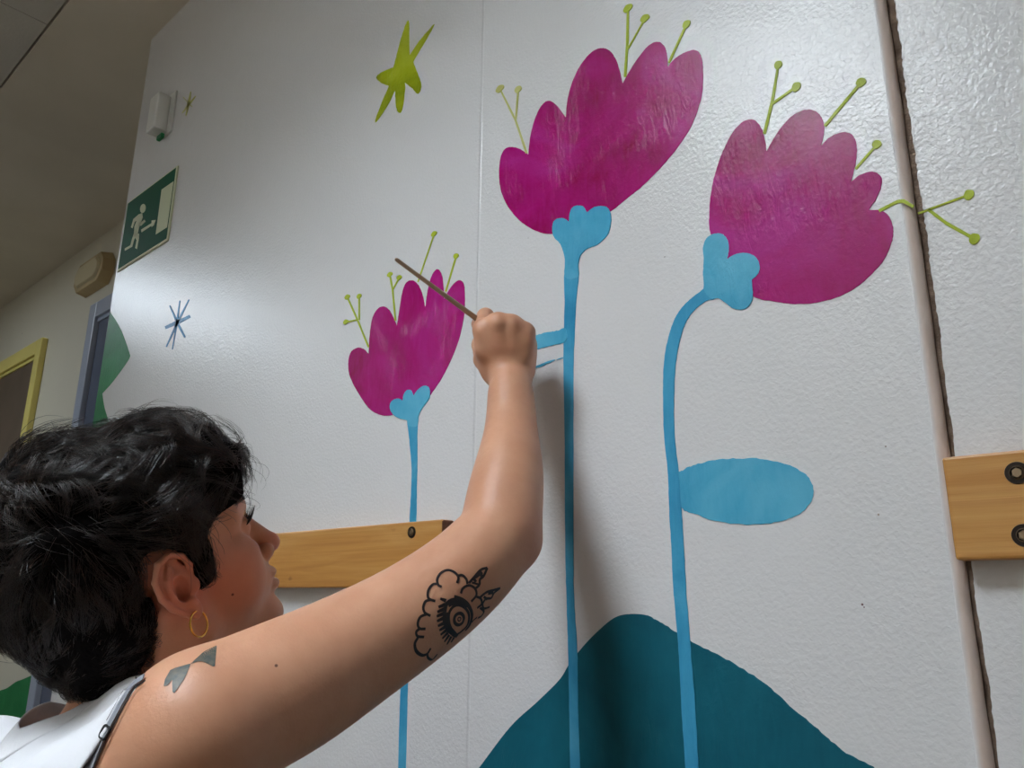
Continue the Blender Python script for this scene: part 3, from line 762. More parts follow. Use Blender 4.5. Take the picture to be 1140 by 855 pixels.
fing = {'i': [((540.5, 352.5, .992), .0108), ((533.5, 361, 1.012), .0095), ((540, 372, 1.008), .0078)],
        'm': [((556, 361, .998), .0103), ((556, 381, 1.010), .0094), ((557, 391, .996), .0080)],
        'r': [((572, 363.5, .998), .0100), ((572, 382, 1.010), .0092), ((570, 392, .996), .0078)],
        'l': [((586, 372, .993), .0090), ((586, 388, 1.003), .0082), ((583, 396, .990), .0070)]}
for q in 'imrl':
    p0, r0 = mc[q], .0106
    for (p1, r1) in fing[q]:
        body.add(Cap(at(*p0), at(*p1), r0, r1), .0035); p0, r0 = p1, r1
th_ = [((547, 413, .968), .0135), ((538, 400.5, .978), .0118), ((534.5, 384, .998), .0104), ((536, 369, 1.018), .0082)]
for (a, ra), (b, rb) in zip(th_[:-1], th_[1:]): body.add(Cap(at(*a), at(*b), ra, rb), .004)

# head
head = Field()
def H(p, k): body.add(p, k); head.add(p, k)
def Hs(p, k): body.sub(p, k)
E_ = lambda f, u, l, a, b, c, A=AH: Ell(hd(f, u, l), (a, b, c), A)
Cp = lambda p, q, ra, rb: Cap(hd(*p), hd(*q), ra, rb)
H(E_(-.010, .052, 0, .092, .080, .0735), .02)
H(E_(.040, .050, 0, .046, .052, .056), .025)
H(E_(.030, -.005, 0, .050, .062, .056), .03)
H(E_(.052, -.034, 0, .034, .044, .040), .03)
for s in (-1, 1):
    H(Cp((.000, -.050, .047*s), (.066, -.080, .010*s), .014, .015), .02)
    H(Cp((.000, -.010, .056*s), (.000, -.050, .048*s), .012, .014), .02)
    H(E_(.050, -.022, .034*s, .030, .032, .024), .02)
    H(Cp((.020, .004, .061*s), (.064, .000, .040*s), .010, .012), .02)
    H(Cp((.084, .038, .012*s), (.064, .036, .048*s), .0085, .008), .015)
Hs(E_(.092, .018, -.034, .020, .011, .016), .012); Hs(E_(.092, .018, .034, .020, .011, .016), .012)
for s in (-1, 1):
    H(Ell(hd(.0715, .020, .032*s), (.0135,)*3), .004)
H(Cp((.086, .024, 0), (.1075, -.012, 0), .0080, .0098), .010)
H(Ell(hd(.109, -.0135, 0), (.0098,)*3), .004)
for s in (-1, 1): H(Ell(hd(.0985, -.0175, .0115*s), (.0078,)*3), .004)
for s in (-1, 1): Hs(Ell(hd(.1015, -.0255, .0065*s), (.0040, .0040, .003)), .002)
H(E_(.073, -.038, 0, .024, .024, .030), .014)
H(E_(.0935, -.0400, 0, .0095, .0058, .021), .005)
H(E_(.0925, -.0525, 0, .0100, .0068, .019), .004)
Hs(E_(.1055, -.0465, 0, .009, .0014, .022), .0025)
H(E_(.0800, -.0790, 0, .0170, .0150, .018), .018)
# right ear (towards the camera) and left ear
for s in (-1, 1):
    e = lambda f, u, l: hd(.004+f*.86, -.002+u*.90, s*(.071+(l-.071)*.8))
    body.add(Ell(e(-.008, .003, .071), (.010, .020, .007), AH), .006)
    tilt = nrm(AH[2]*s + AH[0]*.42)                      # ear sheet leans back
    u_ = Uh; f_ = np.cross(u_, tilt); A = np.stack([f_, u_, tilt])
    body.add(Ell(e(-.015, .006, .0800), (.0165, .0265, .0032), A), .003)
    hx = [(.003, .006, .075), (.006, .018, .0765), (.001, .030, .0795), (-.011, .0365, .084), (-.025, .0325, .0885), (-.0335, .018, .0915), (-.0330, .001, .0905), (-.0265, -.013, .0865), (-.0165, -.0235, .0810), (-.006, -.030, .0765)]
    for a, b in zip(hx[:-1], hx[1:]): body.add(Cap(e(*a), e(*b)  , .0030, .0029), .0012)
    ah = [(-.014, .026, .0840), (-.0215, .013, .0868), (-.0215, -.002, .0855), (-.0140, -.0125, .0815)]
    for a, b in zip(ah[:-1], ah[1:]): body.add(Cap(e(*a), e(*b), .0034, .0032), .003)
    body.sub(Ell(e(-.0090, .000, .0850), (.0088, .0125, .0125), A), .0015)
    body.sub(Cap(e(-.006, .020, .0835), e(-.012, .030, .0865), .0040, .0030), .0012)
    body.sub(Cap(e(-.026, .020, .0925), e(-.0272, .000, .0915), .0028, .0022), .001)
    body.add(Ell(e(.0035, -.002, .0755), (.0050, .0070, .0042), AH), .003)
    body.add(Ell(e(-.0060, -.0165, .0790), (.0055, .0045, .0040), AH), .003)
    body.add(Ell(e(-.0055, -.0250, .0755), (.0078, .0095, .0042), AH), .004)

hand_c = at(563, 388, .975); ear_c = hd(0, 0, -.075); face_c = hd(.07, -.02, 0)
fx = [(hand_c[0]-.055, hand_c[0]+.055, .0016), (ear_c[0]-.045, ear_c[0]+.04, .0012), (face_c[0]-.06, face_c[0]+.06, .0022)]
fy = [(hand_c[1]-.060, hand_c[1]+.060, .0016), (ear_c[1]-.04, ear_c[1]+.04, .0012), (face_c[1]-.06, face_c[1]+.06, .0022)]
fz = [(hand_c[2]-.055, hand_c[2]+.060, .0016), (ear_c[2]-.05, ear_c[2]+.045, .0012), (face_c[2]-.06, face_c[2]+.06, .0022)]
lo = np.min([p.box()[0] for p, k, op in body.items], 0)-.02; hi = np.max([p.box()[1] for p, k, op in body.items], 0)+.02
ax = [axis(lo[i], hi[i], .0045, (fx, fy, fz)[i]) for i in range(3)]
print('grid', [len(a) for a in ax], 'lo', lo, 'hi', hi)
D = body.grid(*ax)
BV, BQ = surfnets(D, *ax); del D
print('body verts', len(BV))

# ---- skin
def skin_mat():
    t = NT('skin'); v = t.coords()
    c = t.ramp(t.noise(v, 14, 4, .6), [(.3, srgb(202, 144, 112)), (.7, srgb(216, 162, 130))])
    def blob(p, r0, r1, col, amt):
        nonlocal c
        d = t.n('VectorMath', operation='DISTANCE'); t.l(v, d.inputs[0]); d.inputs[1].default_value = tuple(p)
        m = t.n('MapRange', interpolation_type='SMOOTHSTEP'); m.inputs['From Min'].default_value = r0; m.inputs['From Max'].default_value = r1
        m.inputs['To Min'].default_value = amt; m.inputs['To Max'].default_value = 0; t.l(d.outputs['Value'], m.inputs[0])
        c = mixc(t, m.outputs[0], c, col)
    red = srgb(190, 92, 78)
    blob(hd(.045, -.018, -.05), .006, .055, red, .42)
    blob(hd(.108, -.012, 0), .004, .022, red, .45)
    blob(ear_c, .015, .05, red, .50)
    blob(hd(.088, -.046, 0), .006, .016, srgb(176, 82, 78), .7)
    blob(at(582, 602, .80), .01, .05, red, .35)
    for k in 'imrl': blob(at(*mc[k]), .004, .016, red, .35)
    for p in MOLES: blob(p, .0009, .0016, srgb(80, 40, 30), .85)
    t.l(c, t.b.inputs['Base Color']); t.b.inputs['Roughness'].default_value = .46
    t.b.inputs['Subsurface Weight'].default_value = .12; t.b.inputs['Subsurface Radius'].default_value = (.010, .004, .002)
    t.b.inputs['Subsurface Scale'].default_value = 1.0
    n = t.bump(t.noise(v, 420, 3, .6), .00022); n = t.bump(t.noise(v, 90, 3), .0004, 1, n); t.l(n, t.b.inputs['Normal'])
    return t.m
from mathutils.bvhtree import BVHTree
BT = tris(BQ)
tree = BVHTree.FromPolygons([tuple(v) for v in BV], [tuple(int(i) for i in q) for q in BQ])
def hit(px, py, tr=None):
    d = Vector(ray(px, py)).normalized(); h = (tr or tree).ray_cast(Vector(C), d)
    return (np.array(h[0]), np.array(h[1])) if h[0] is not None else (None, None)
MOLES = [hit(*p)[0] for p in ((259, 662), (307.5, 741)) if hit(*p)[0] is not None]
M['skin'] = skin_mat()
foot_z = 0.0
px0_ = (hip[0], hip[1], 0)
person = empty('person', px0_, 'person with short dark hair and white sleeveless top, tattooed arm raised to paint the wall', 'person')
bo = link('body', fast_mesh(BV, BQ), M['skin'], person, True)

# ---- tattoos: ink lines laid on the skin surface
M['ink'] = simple('faded black tattoo ink', srgb(30, 25, 28), .5, var=(60, srgb(44, 34, 36)))
M['inkg'] = simple('grey green tattoo ink', srgb(62, 74, 70), .5, var=(220, srgb(104, 96, 84)))
def ink(name, lines, mat, off=.0004):
    VS = []; FS = []
    for pts, wd in lines:
        pts = np.array(pts, float); dense = []
        seg = np.linalg.norm(np.diff(pts, axis=0), axis=1)
        # Catmull-Rom through the picked points
        Pp = np.vstack([2*pts[0]-pts[1], pts, 2*pts[-1]-pts[-2]])
        for i in range(len(pts)-1):
            n = max(2, int(seg[i]/.8)); p0, p1, p2, p3 = Pp[i:i+4]
            for k in range(n):
                u = k/n; dense.append(.5*((2*p1)+(p2-p0)*u+(2*p0-5*p1+4*p2-p3)*u*u+(3*p1-p0-3*p2+p3)*u**3))
        dense.append(pts[-1])
        H_ = [hit(*p) for p in dense]; H_ = [h for h in H_ if h[0] is not None]
        if len(H_) < 2: continue
        P3 = np.array([h[0]+h[1]*off for h in H_]); N3 = np.array([h[1] for h in H_])
        T3 = np.gradient(P3, axis=0); S3 = np.cross(T3, N3); S3 /= np.linalg.norm(S3, axis=1)[:, None]+1e-12
        w = wd if hasattr(wd, '__len__') else (wd, wd)
        ww = np.interp(np.linspace(0, 1, len(P3)), np.linspace(0, 1, len(w)), w)[:, None]*.5
        b = len(VS)
        for a, c_ in zip(P3+S3*ww, P3-S3*ww): VS += [a, c_]
        FS += [(b+2*i, b+2*i+1, b+2*i+3, b+2*i+2) for i in range(len(P3)-1)]
    return link(name, mesh(VS, FS), mat, person)
ta = lambda pts: [(440+x/6.107, 610+y/6.107) for x, y in pts]
LW = .0024
T = []
T += [(ta([(420,240),(428,200),(400,165),(355,152),(310,172),(285,215),(292,252),(315,265)]), LW),
      (ta([(425,190),(455,186),(482,212),(490,245)]), LW), (ta([(295,245),(255,250),(225,290),(222,335),(240,352),(272,362)]), LW),
      (ta([(240,352),(205,365),(190,405),(200,440),(238,462)]), LW), (ta([(215,450),(170,470),(152,515),(165,548),(205,550)]), LW),
      (ta([(165,548),(142,570),(150,600),(195,605)]), LW), (ta([(155,605),(132,650),(142,700),(180,728),(215,718),(240,680)]), [LW,LW*1.3,LW]),
      (ta([(215,715),(222,745),(250,758),(285,720)]), LW), (ta([(445,310),(460,275),(500,255),(540,275),(550,320),(515,365)]), LW),
      (ta([(550,330),(580,345),(585,380),(555,408)]), LW), (ta([(575,405),(600,430),(585,460),(560,475)]), LW),
      (ta([(555,470),(530,490),(520,505)]), LW*.8)]
# bolts
T += [(ta([(500,240),(530,205),(580,150),(625,135)]), LW), (ta([(625,135),(600,190),(575,215),(570,250),(540,280)]), LW),
      (ta([(520,235),(555,245),(575,250)]), LW*.8), (ta([(530,205),(548,232)]), LW*1.2), (ta([(570,165),(590,195)]), LW*1.4), (ta([(540,200),(590,165)]), LW*1.4),
      (ta([(575,335),(620,300),(670,285),(712,272)]), LW), (ta([(712,272),(670,305),(650,340),(615,345),(590,380)]), LW),
      (ta([(600,330),(625,350)]), LW), (ta([(630,305),(665,300)]), LW*1.6), (ta([(590,380),(600,410),(640,400)]), LW)]
# eye
el_ = lambda cx, cy, rx, ry, rot=0: [(cx+rx*math.cos(a)*math.cos(rot)-ry*math.sin(a)*math.sin(rot), cy+rx*math.cos(a)*math.sin(rot)+ry*math.sin(a)*math.cos(rot)) for a in np.linspace(0, 2*math.pi, 18)]
T += [(ta(el_(432, 483, 32, 40, .3)), LW*1.3), (ta(el_(434, 483, 10, 13, .3)), LW*.5),
      (ta([(415,590),(375,540),(362,480),(370,430),(400,395),(440,390),(480,415),(500,460),(490,520),(455,560),(415,590)]), LW*1.1),
      (ta([(420,600),(360,560),(332,500),(335,440),(350,380),(395,352),(450,365),(500,400),(520,455),(505,520),(475,560)]), LW*1.4),
      (ta([(400,328),(450,345),(490,375),(515,420),(520,470)]), LW),
      (ta([(360,390),(400,372),(450,378),(485,405)]), LW*1.6), (ta([(345,440),(350,500),(375,560),(410,598)]), LW*1.8)]
for (x, y), (x2, y2) in (((345,360),(305,345)), ((340,385),(292,402)), ((335,415),(285,435)), ((332,445),(280,465)), ((330,475),(282,498)), ((332,510),(288,530)), ((338,535),(298,560)), ((346,558),(306,590)), ((356,575),(318,615)), ((366,590),(332,638)), ((380,600),(350,655)), ((398,608),(378,640))):
    T.append((ta([(x, y), (x2, y2)]), [LW*1.5, LW*.9]))
o = ink('tattoo', T, M['ink']); o['label'] = 'black cloud and eye tattoo above the elbow'
tb = lambda pts: [(160+x/9.5, 700+y/9.5) for x, y in pts]
T = []
def fill(a, b, n, w=.0011):
    a = np.array(a, float); b = np.array(b, float)
    def rs(p):
        s = np.r_[0, np.cumsum(np.linalg.norm(np.diff(p, axis=0), axis=1))]; q = np.linspace(0, s[-1], 9)
        return np.stack([np.interp(q, s, p[:, 0]), np.interp(q, s, p[:, 1])], 1)
    a, b = rs(a), rs(b)
    return [(tb(a*(1-k/(n-1))+b*(k/(n-1))), w) for k in range(n)]
T += fill([(765,185),(755,290),(742,400)], [(500,372),(580,340),(600,335)], 14)
T += fill([(760,190),(640,250),(520,360)], [(742,400),(640,345),(560,345)], 10)
T += fill([(490,375),(430,520),(320,680)], [(330,420),(310,560),(315,665)], 15)
T += fill([(330,420),(340,480),(330,520)], [(290,440),(235,540),(222,610)], 8)
T += fill([(420,400),(350,480),(245,600)], [(290,440),(245,520),(222,605)], 9)
o = ink('tattoo', T, M['inkg'], .0005); o['label'] = 'grey green leaf tattoo on the shoulder'

# ---- sleeveless top
def cloth_mat(name, col, col2):
    t = NT(name); v = t.coords()
    t.l(t.ramp(t.noise(v, 5, 3), [(.35, col), (.65, col2)]), t.b.inputs['Base Color']); t.b.inputs['Roughness'].default_value = .85
    t.b.inputs['Sheen Weight'].default_value = .15
    w = t.noise(t.coords((1, 1, 1)), 900, 2); n = t.bump(w, .0002); n = t.bump(t.noise(t.coords((1, 1, .55)), 16, 3, .5, 1.2), .006, .6, n); t.l(n, t.b.inputs['Normal'])
    return t.m
M['shirt'] = cloth_mat('white cotton jersey', srgb(226, 226, 230), srgb(216, 216, 222))
sx = [axis(lo[i], hi[i], .005, []) for i in range(3)]
cloth = Field()
for it in torso.items: cloth.items.append(it)
Dt = cloth.grid(*sx, pad=.05)
SV, SQ = surfnets(Dt, *sx, iso=.006)
ST_ = tris(SQ)
rel = SV-NB; cf, cu, cl = rel@Fb, rel@Ub, rel@Lb
# neckline: elliptical opening around the neck; armholes: tilted planes
gneck = np.sqrt(((cf-.005)/.067)**2+((cl-.001)/.052)**2)-1
gneck = np.where(cu < -.10, 1.0, gneck*.08)
h1, h2 = hit(157, 760), hit(98, 853)
def plane3(a, b, d): n = nrm(np.cross(b-a, d)); return a, n
pa, pn = plane3(h1[0], h2[0], Fb*.35+nrm(h1[0]-C)*1.0)
if (NB-pa)@pn < 0: pn = -pn
gR = (SV-pa)@pn
gR = np.where(cu < -.17, .01+0*gR, gR)
gL = (sl_l+.012)-cl; gL = np.where(cu < -.20, .01, gL)
garm = np.minimum(gR, gL)
ghem = (SV[:, 2]-.235)
SV2, ST2 = clip_tris(SV, ST_, np.minimum(np.minimum(gneck, garm), ghem))
# cloth folds running down from the shoulders
r2 = SV2-NB; a1 = r2@Lb; a2_ = r2@Ub
g2 = cloth.grad(SV2)
fold = .0028*np.sin(a1*85+a2_*38+1.1*np.sin(a2_*22)) * np.clip(-a2_*9, .15, 1)
SV2 = SV2 + g2*fold[:, None]
so = link('shirt', fast_mesh(SV2, ST2), M['shirt'], person, True)
sm = so.modifiers.new('s', 'SOLIDIFY'); sm.thickness = .0018; sm.offset = 1
# neckband, a folded rib along the opening
def band(field, off, cx, rf, rl, w, name, mat):
    VS = []; FS = []; n = 120; m = 9
    ang = np.linspace(0, 2*math.pi, n, endpoint=False)
    for j in range(m):
        s = 1 + (j/(m-1))*w/.08
        P = np.array([bd(cx+rf*s*math.cos(a), 0, .001+rl*s*math.sin(a)) for a in ang])
        # drop onto the cloth surface along the spine direction
        top = P + Ub*.09; t_ = np.zeros(n); up_ = Ub[None]*((.004+.018*np.clip(.3+.9*np.sin(ang)+.3*np.cos(ang), 0, 1))*(1-j/(m-1))**1.3)[:, None]
        for _ in range(60):
            t_ += np.clip(field.at(top-Ub*t_[:, None])-off, -.01, .02)*.8
        Q = top-Ub*t_[:, None]+up_; VS.append(Q)
    VS = np.concatenate(VS)
    for j in range(m-1):
        for i in range(n):
            a = j*n+i; b = j*n+(i+1) % n; FS.append((a, b, b+n, a+n))
    o = link(name, mesh(VS, FS), mat, so, True)
    s_ = o.modifiers.new('s', 'SOLIDIFY'); s_.thickness = .0016; s_.offset = 1
    return o
nb_ = band(cloth, .0080, .005, .062, .047, .022, 'neckband', M['shirt'])

# ---- bra strap with slider
M['strap'] = simple('grey elastic', srgb(140, 142, 150), .6, bump=(900, .0002)); M['strapb'] = simple('black edging', srgb(24, 22, 26), .7)
sc5 = lambda pts: [(x/5.7, 740+y/5.7) for x, y in pts]
ctr = sc5([(925,92),(885,118),(850,150),(800,230),(740,340),(690,430),(640,530),(590,640),(560,720),(540,800)])
def strap(name, offs, w, mat, off, parent):
    pts = np.array(ctr); Tn = np.gradient(pts, axis=0); Tn /= np.linalg.norm(Tn, axis=1)[:, None]; Nn = np.stack([-Tn[:, 1], Tn[:, 0]], 1)
    o = ink(name, [(pts+Nn*offs, w)], mat, off); attach(o, parent); return o
sroot = ink('bra_strap', [(ctr, .0072)], M['strap'], .0022)
sroot.modifiers.new('s', 'SOLIDIFY').thickness = .0008
for q in (-4.6, 4.6):
    e = strap('edging', q, .0014, M['strapb'], .0028, sroot)
hp, hn = hit(121.5, 816.5)
if hp is not None:
    dv = nrm(hit(130, 800)[0]-hp); sv = nrm(np.cross(dv, hn)); VS = []; FS = []; n1, n2 = 28, 8
    for i in range(n1):
        a = 2*math.pi*i/n1; ce, se = math.cos(a), math.sin(a)
        sq = (abs(ce)**4+abs(se)**4)**-.25
        c0 = hp+hn*.0036+sv*ce*sq*.0052+dv*se*sq*.0042; ou = nrm(sv*ce+dv*se)
        for j in range(n2):
            b = 2*math.pi*j/n2; VS.append(c0+(ou*math.cos(b)+hn*math.sin(b))*.0009)
    for i in range(n1):
        for j in range(n2):
            FS.append((i*n2+j, ((i+1) % n1)*n2+j, ((i+1) % n1)*n2+(j+1) % n2, i*n2+(j+1) % n2))
    o = link('slider', mesh(VS, FS), M['strapb'], sroot, True)

# ---- trousers and shoes, kneeling
M['denim'] = cloth_mat('dark navy trousers', srgb(36, 40, 56), srgb(44, 48, 64)); M['shoe'] = simple('grey canvas shoe', srgb(120, 118, 116), .8)
leg = Field(); hipx = nrm(np.array([Lb[0], Lb[1], 0])); fwd = nrm(np.array([Fb[0], Fb[1], 0]))
leg.add(Ell(hip, (.118, .115, .172), AB), .03); leg.add(Cap(hip+np.array([0, 0, .04]), hip-fwd*.02+np.array([0, 0, -.02]), .11, .11), .05)
wall_room = (-.012-.075-hip[1])/max(fwd[1], .2)
kl = min(.42, wall_room)
print('hip', hip, 'fwd', fwd, 'knee len', kl)
for s in (-1, 1):
    h0 = hip+hipx*s*.085+np.array([0, 0, -.02]); kn = hip+hipx*s*.14+fwd*kl; kn[2] = .075
    ank = kn-fwd*.40-hipx*s*.02; ank[2] = .055
    leg.add(Cap(h0, kn, .088, .064), .03); leg.add(Cap(kn, ank, .062, .042), .02)
llo = np.min([p.box()[0] for p, k, op in leg.items], 0)-.03; lhi = np.max([p.box()[1] for p, k, op in leg.items], 0)+.03
la = [axis(llo[i], lhi[i], .008, []) for i in range(3)]
LV, LQ = surfnets(leg.grid(*la), *la); LV[:, 2] = np.maximum(LV[:, 2], .002)
link('trousers', fast_mesh(LV, LQ), M['denim'], person, True)
for s in (-1, 1):
    kn = hip+hipx*s*.14+fwd*kl; a0 = kn-fwd*.40-hipx*s*.02; a0[2] = .050
    sh = Field(); t0 = a0-fwd*.10; t0[2] = .040; t1 = a0-fwd*.20; t1[2] = .034
    sh.add(Cap(a0, t0, .040, .038), .01); sh.add(Cap(t0, t1, .042, .030), .01)
    slo = np.min([p.box()[0] for p, k, op in sh.items], 0)-.02; shi = np.max([p.box()[1] for p, k, op in sh.items], 0)+.02
    sa = [axis(slo[i], shi[i], .005, []) for i in range(3)]
    V_, Q_ = surfnets(sh.grid(*sa), *sa); V_[:, 2] = np.maximum(V_[:, 2], .001)
    link('shoe', fast_mesh(V_, Q_), M['shoe'], person, True)

# ---- eyes, lashes, earring
M['eye'] = simple('eye white', srgb(232, 228, 222), .15); M['iris'] = simple('dark brown iris', srgb(60, 36, 24), .12); M['lash'] = simple('black lashes', srgb(14, 12, 12), .6)
for s in (-1, 1):
    bm = bmesh.new(); c0 = hd(.0735, .0185, .0315*s); bmesh.ops.create_uvsphere(bm, u_segments=24, v_segments=16, radius=.0112, matrix=Matrix.Translation(c0))
    eo = bm_obj('eye', bm, M['eye'], person, True)
    bm = bmesh.new(); g = nrm(Fh+.15*Uh); bmesh.ops.create_uvsphere(bm, u_segments=20, v_segments=12, radius=.0064, matrix=Matrix.Translation(c0+g*.0058))
    io = bm_obj('iris', bm, M['iris'], eo, True)
def tubes(name, curves, r0, r1, mat, parent, sides=3):
    """curves (N, S, 3) -> tapered tubes as one mesh"""
    Cv = np.asarray(curves); N, S, _ = Cv.shape
    Tn = np.gradient(Cv, axis=1); Tn /= np.linalg.norm(Tn, axis=2)[..., None]+1e-12
    ref = np.array([.31, .52, .79]); A_ = np.cross(Tn, ref); A_ /= np.linalg.norm(A_, axis=2)[..., None]+1e-12; B_ = np.cross(Tn, A_)
    rr = np.asarray(r0)*np.ones((N, 1))*(1-np.linspace(0, 1, S)[None]**2) + np.asarray(r1)*np.ones((N, 1))*np.linspace(0, 1, S)[None]**2
    V_ = np.stack([Cv+(A_*math.cos(2*math.pi*k/sides)+B_*math.sin(2*math.pi*k/sides))*rr[..., None] for k in range(sides)], 2).reshape(-1, 3)
    i = np.arange(N)[:, None, None]*S*sides + np.arange(S-1)[None, :, None]*sides
    k = np.arange(sides)[None, None]; k2 = (k+1) % sides
    Q_ = np.stack([i+k, i+k2, i+sides+k2, i+sides+k], -1).reshape(-1, 4)
    return link(name, fast_mesh(V_, Q_), mat, parent, True)
for s in (-1, 1):
    cv = []
    for q in np.linspace(-1, 1, 30):
        a = hd(.0850-.0075*abs(q)**1.5*1.0, .0245-.003*q*q, s*(.0335+.0125*q)); out = nrm(Fh*1.0+Uh*.25+Lh*s*q*.5)
        ln = .0105*random.uniform(.75, 1.1)
        cv.append([a+out*ln*u+Uh*ln*.75*u*u for u in np.linspace(0, 1, 6)])
    tubes('eyelashes', cv, .00035, .0001, M['lash'], person)
for s in (-1, 1):
    cv = []
    for q in np.random.RandomState(3).uniform(0, 1, 160):
        p = hd(.0935-.021*q**1.6, .0425+.004*math.sin(q*2.4)+random.uniform(-.003, .003), s*(.012+.038*q))
        g = head.grad(p[None])[0]; p = p-g*head.at(p[None])[0]; d = nrm(Lh*s*1-Fh*.3+Uh*random.uniform(-.1, .5)); d = nrm(d-g*(d@g))
        cv.append([p+d*.008*u+g*.0012*math.sin(u*2.5) for u in np.linspace(0, 1, 5)])
    tubes('eyebrow', cv, .0002, .00008, M['lash'], person)
M['gold'] = simple('gold', srgb(226, 178, 84), .22, 1)
lobe = hit(221.5, 682)[0]
er_c = at(221.5, 694.5, (proj(lobe[None])[0, 0]*0+(R.T@(lobe-C))[2]*-1)-.002)
nx_ = nrm(Lh*-1+Fh*.75)
ax1 = nrm(np.cross(nx_, Uh)); ax2 = np.cross(ax1, nx_)
VS = []; FS = []; n1, n2 = 44, 10
for i in range(n1):
    a = 2*math.pi*i/n1; o_ = ax1*math.cos(a)+ax2*math.sin(a)
    for j in range(n2):
        b = 2*math.pi*j/n2; VS.append(er_c+o_*(.0112+.0009*math.cos(b))+nx_*.0009*math.sin(b))
for i in range(n1):
    for j in range(n2): FS.append((i*n2+j, ((i+1) % n1)*n2+j, ((i+1) % n1)*n2+(j+1) % n2, i*n2+(j+1) % n2))
o = link('earring', mesh(VS, FS), M['gold'], person, True); o['label'] = 'thin gold hoop earring'

# ---- hair: a dark layered mass, then many loose locks over it
hv = Field()
hE = lambda f, u, l, a, b, c: Ell(hd(f, u, l), (a, b, c), AH)
hv.add(hE(-.020, .062, 0, .112, .086, .089), .02)
hv.add(hE(-.052, .092, .012, .070, .060, .070), .03)
hv.add(hE(.030, .098, -.010, .058, .050, .062), .02)
hv.add(hE(-.075, .020, 0, .060, .080, .074), .03)
hv.add(hE(-.060, -.045, 0, .046, .058, .058), .03)
hv.add(hE(.068, .076, -.022, .025, .033, .048), .02)
for s in (-1, 1): hv.add(hE(-.054, -.008, .050*s, .031, .052, .0285), .012)
for s in (-1, 1): hv.add(hE(.017, .008, .065*s, .021, .034, .0095), .008)
def hairmask(P):
    """>0 where hair grows, in head coordinates"""
    q = P-HO; f, u, l = q@Fh, q@Uh, np.abs(q@Lh)
    # hairline: front edge depends on height and side
    fr = np.interp(u, [-.13, -.06, -.03, -.018, -.011, .012, .030, .040, .047, .056, .10], [-.034, -.028, -.032, -.026, .033, .035, .032, .042, .072, .100, .13])
    g = fr-f
    ear = np.sqrt(((f+.008)/.0215)**2+((u-.0035)/.0345)**2)-1
    g = np.minimum(g, np.where(l > .045, ear*.025, 1))
    low = u+.125+.25*(f+.06)
    return np.minimum(g, low)
hlo = np.min([p.box()[0] for p, k, op in hv.items], 0)-.03; hhi = np.max([p.box()[1] for p, k, op in hv.items], 0)+.03
ha = [axis(hlo[i], hhi[i], .0032, []) for i in range(3)]
Dh = hv.grid(*ha, pad=.05)
G = np.stack(np.meshgrid(*ha, indexing='ij'), -1).reshape(-1, 3)
m_ = hairmask(G).reshape(Dh.shape)
hs_ = head.grid(*ha, pad=.05)
k_ = .006; a_, b_ = Dh, -m_
hh = np.maximum(k_-np.abs(a_-b_), 0)/k_; Dh = np.maximum(a_, b_)+hh*hh*k_*.25
# lumpy surface
q = G-HO
lump = (.0045*np.sin(q@(Fh*70+Uh*28+Lh*20)+2*np.sin(q@(Lh*45+Uh*30)))+.003*np.sin(q@(Uh*120-Fh*60+Lh*35)+1.5*np.sin(q@(Fh*90)))).reshape(Dh.shape)
Dh = Dh+lump
HV, HQ = surfnets(Dh, *ha)
def hair_mat():
    t = NT('dark brown black hair'); v = t.coords()
    gi = t.n('NewGeometry')
    t.l(t.ramp(gi.outputs['Random Per Island'], [(.1, srgb(14, 11, 11)), (.6, srgb(34, 25, 22)), (1, srgb(72, 52, 42))]), t.b.inputs['Base Color'])
    t.b.inputs['Roughness'].default_value = .30; t.b.inputs['Specular IOR Level'].default_value = .6
    return t.m
M['hair'] = hair_mat(); M['haircap'] = simple('dark hair mass', srgb(12, 9, 9), .9, bump=(220, .002), spec=.08)
ho = link('hair', fast_mesh(HV, HQ), M['haircap'], person, True)
rs = np.random.RandomState(11)
htree = BVHTree.FromPolygons([tuple(v) for v in HV], [tuple(int(i) for i in q_) for q_ in HQ])
Hn = np.array([v.normal[:] for v in ho.data.vertices])
CROWN = hd(-.055, .150, .005)
def lowf(P, s, ph):
    q = P-HO
    return np.stack([np.sin(q@(Fh*s+Uh*s*.4)+ph)+.5*np.sin(q@(Lh*s*1.9)+ph*2), np.sin(q@(Uh*s*1.1-Lh*s*.5)+ph*1.7), np.sin(q@(Lh*s+Fh*s*.7)+ph*.6)], 1)
def grow(P0, N0, L, steps, lift, curl, noise_s, ph, sw=1.0):
    n = len(P0); P = P0.copy(); q = P-HO
    f, u = q@Fh, q@Uh
    D = P-CROWN; D += Fh*.03 - Uh*.05*np.clip(1-(u[:, None]-.02)/.1, 0, 1.5)
    D = D/np.linalg.norm(D, axis=1)[:, None]
    W = lowf(P, noise_s, ph)@AH*.55
    D = D + W*curl; out = [P.copy()]
    swirl = rs.uniform(-1, 1, (n, 1))*14*sw
    Nn = N0.copy()
    for k in range(1, steps):
        D = D-Nn*(np.sum(D*Nn, 1)[:, None]); D /= np.linalg.norm(D, axis=1)[:, None]+1e-9
        ang = swirl*L[:, None]/steps*2.2
        D = D*np.cos(ang)+np.cross(Nn, D)*np.sin(ang)
        u_ = k/(steps-1); w_ = (lift[:, None]*math.cos(u_*2.2)*.9)
        P = P+(D+Nn*w_)*(L[:, None]/(steps-1))
        if k % 2 == 0:
            sd = hv.at(P)
            g = hv.grad(P, .004); Nn = g
            pen = np.clip(.0005-sd, 0, .01); P = P+g*pen[:, None]
        out.append(P.copy())
    return np.stack(out, 1)
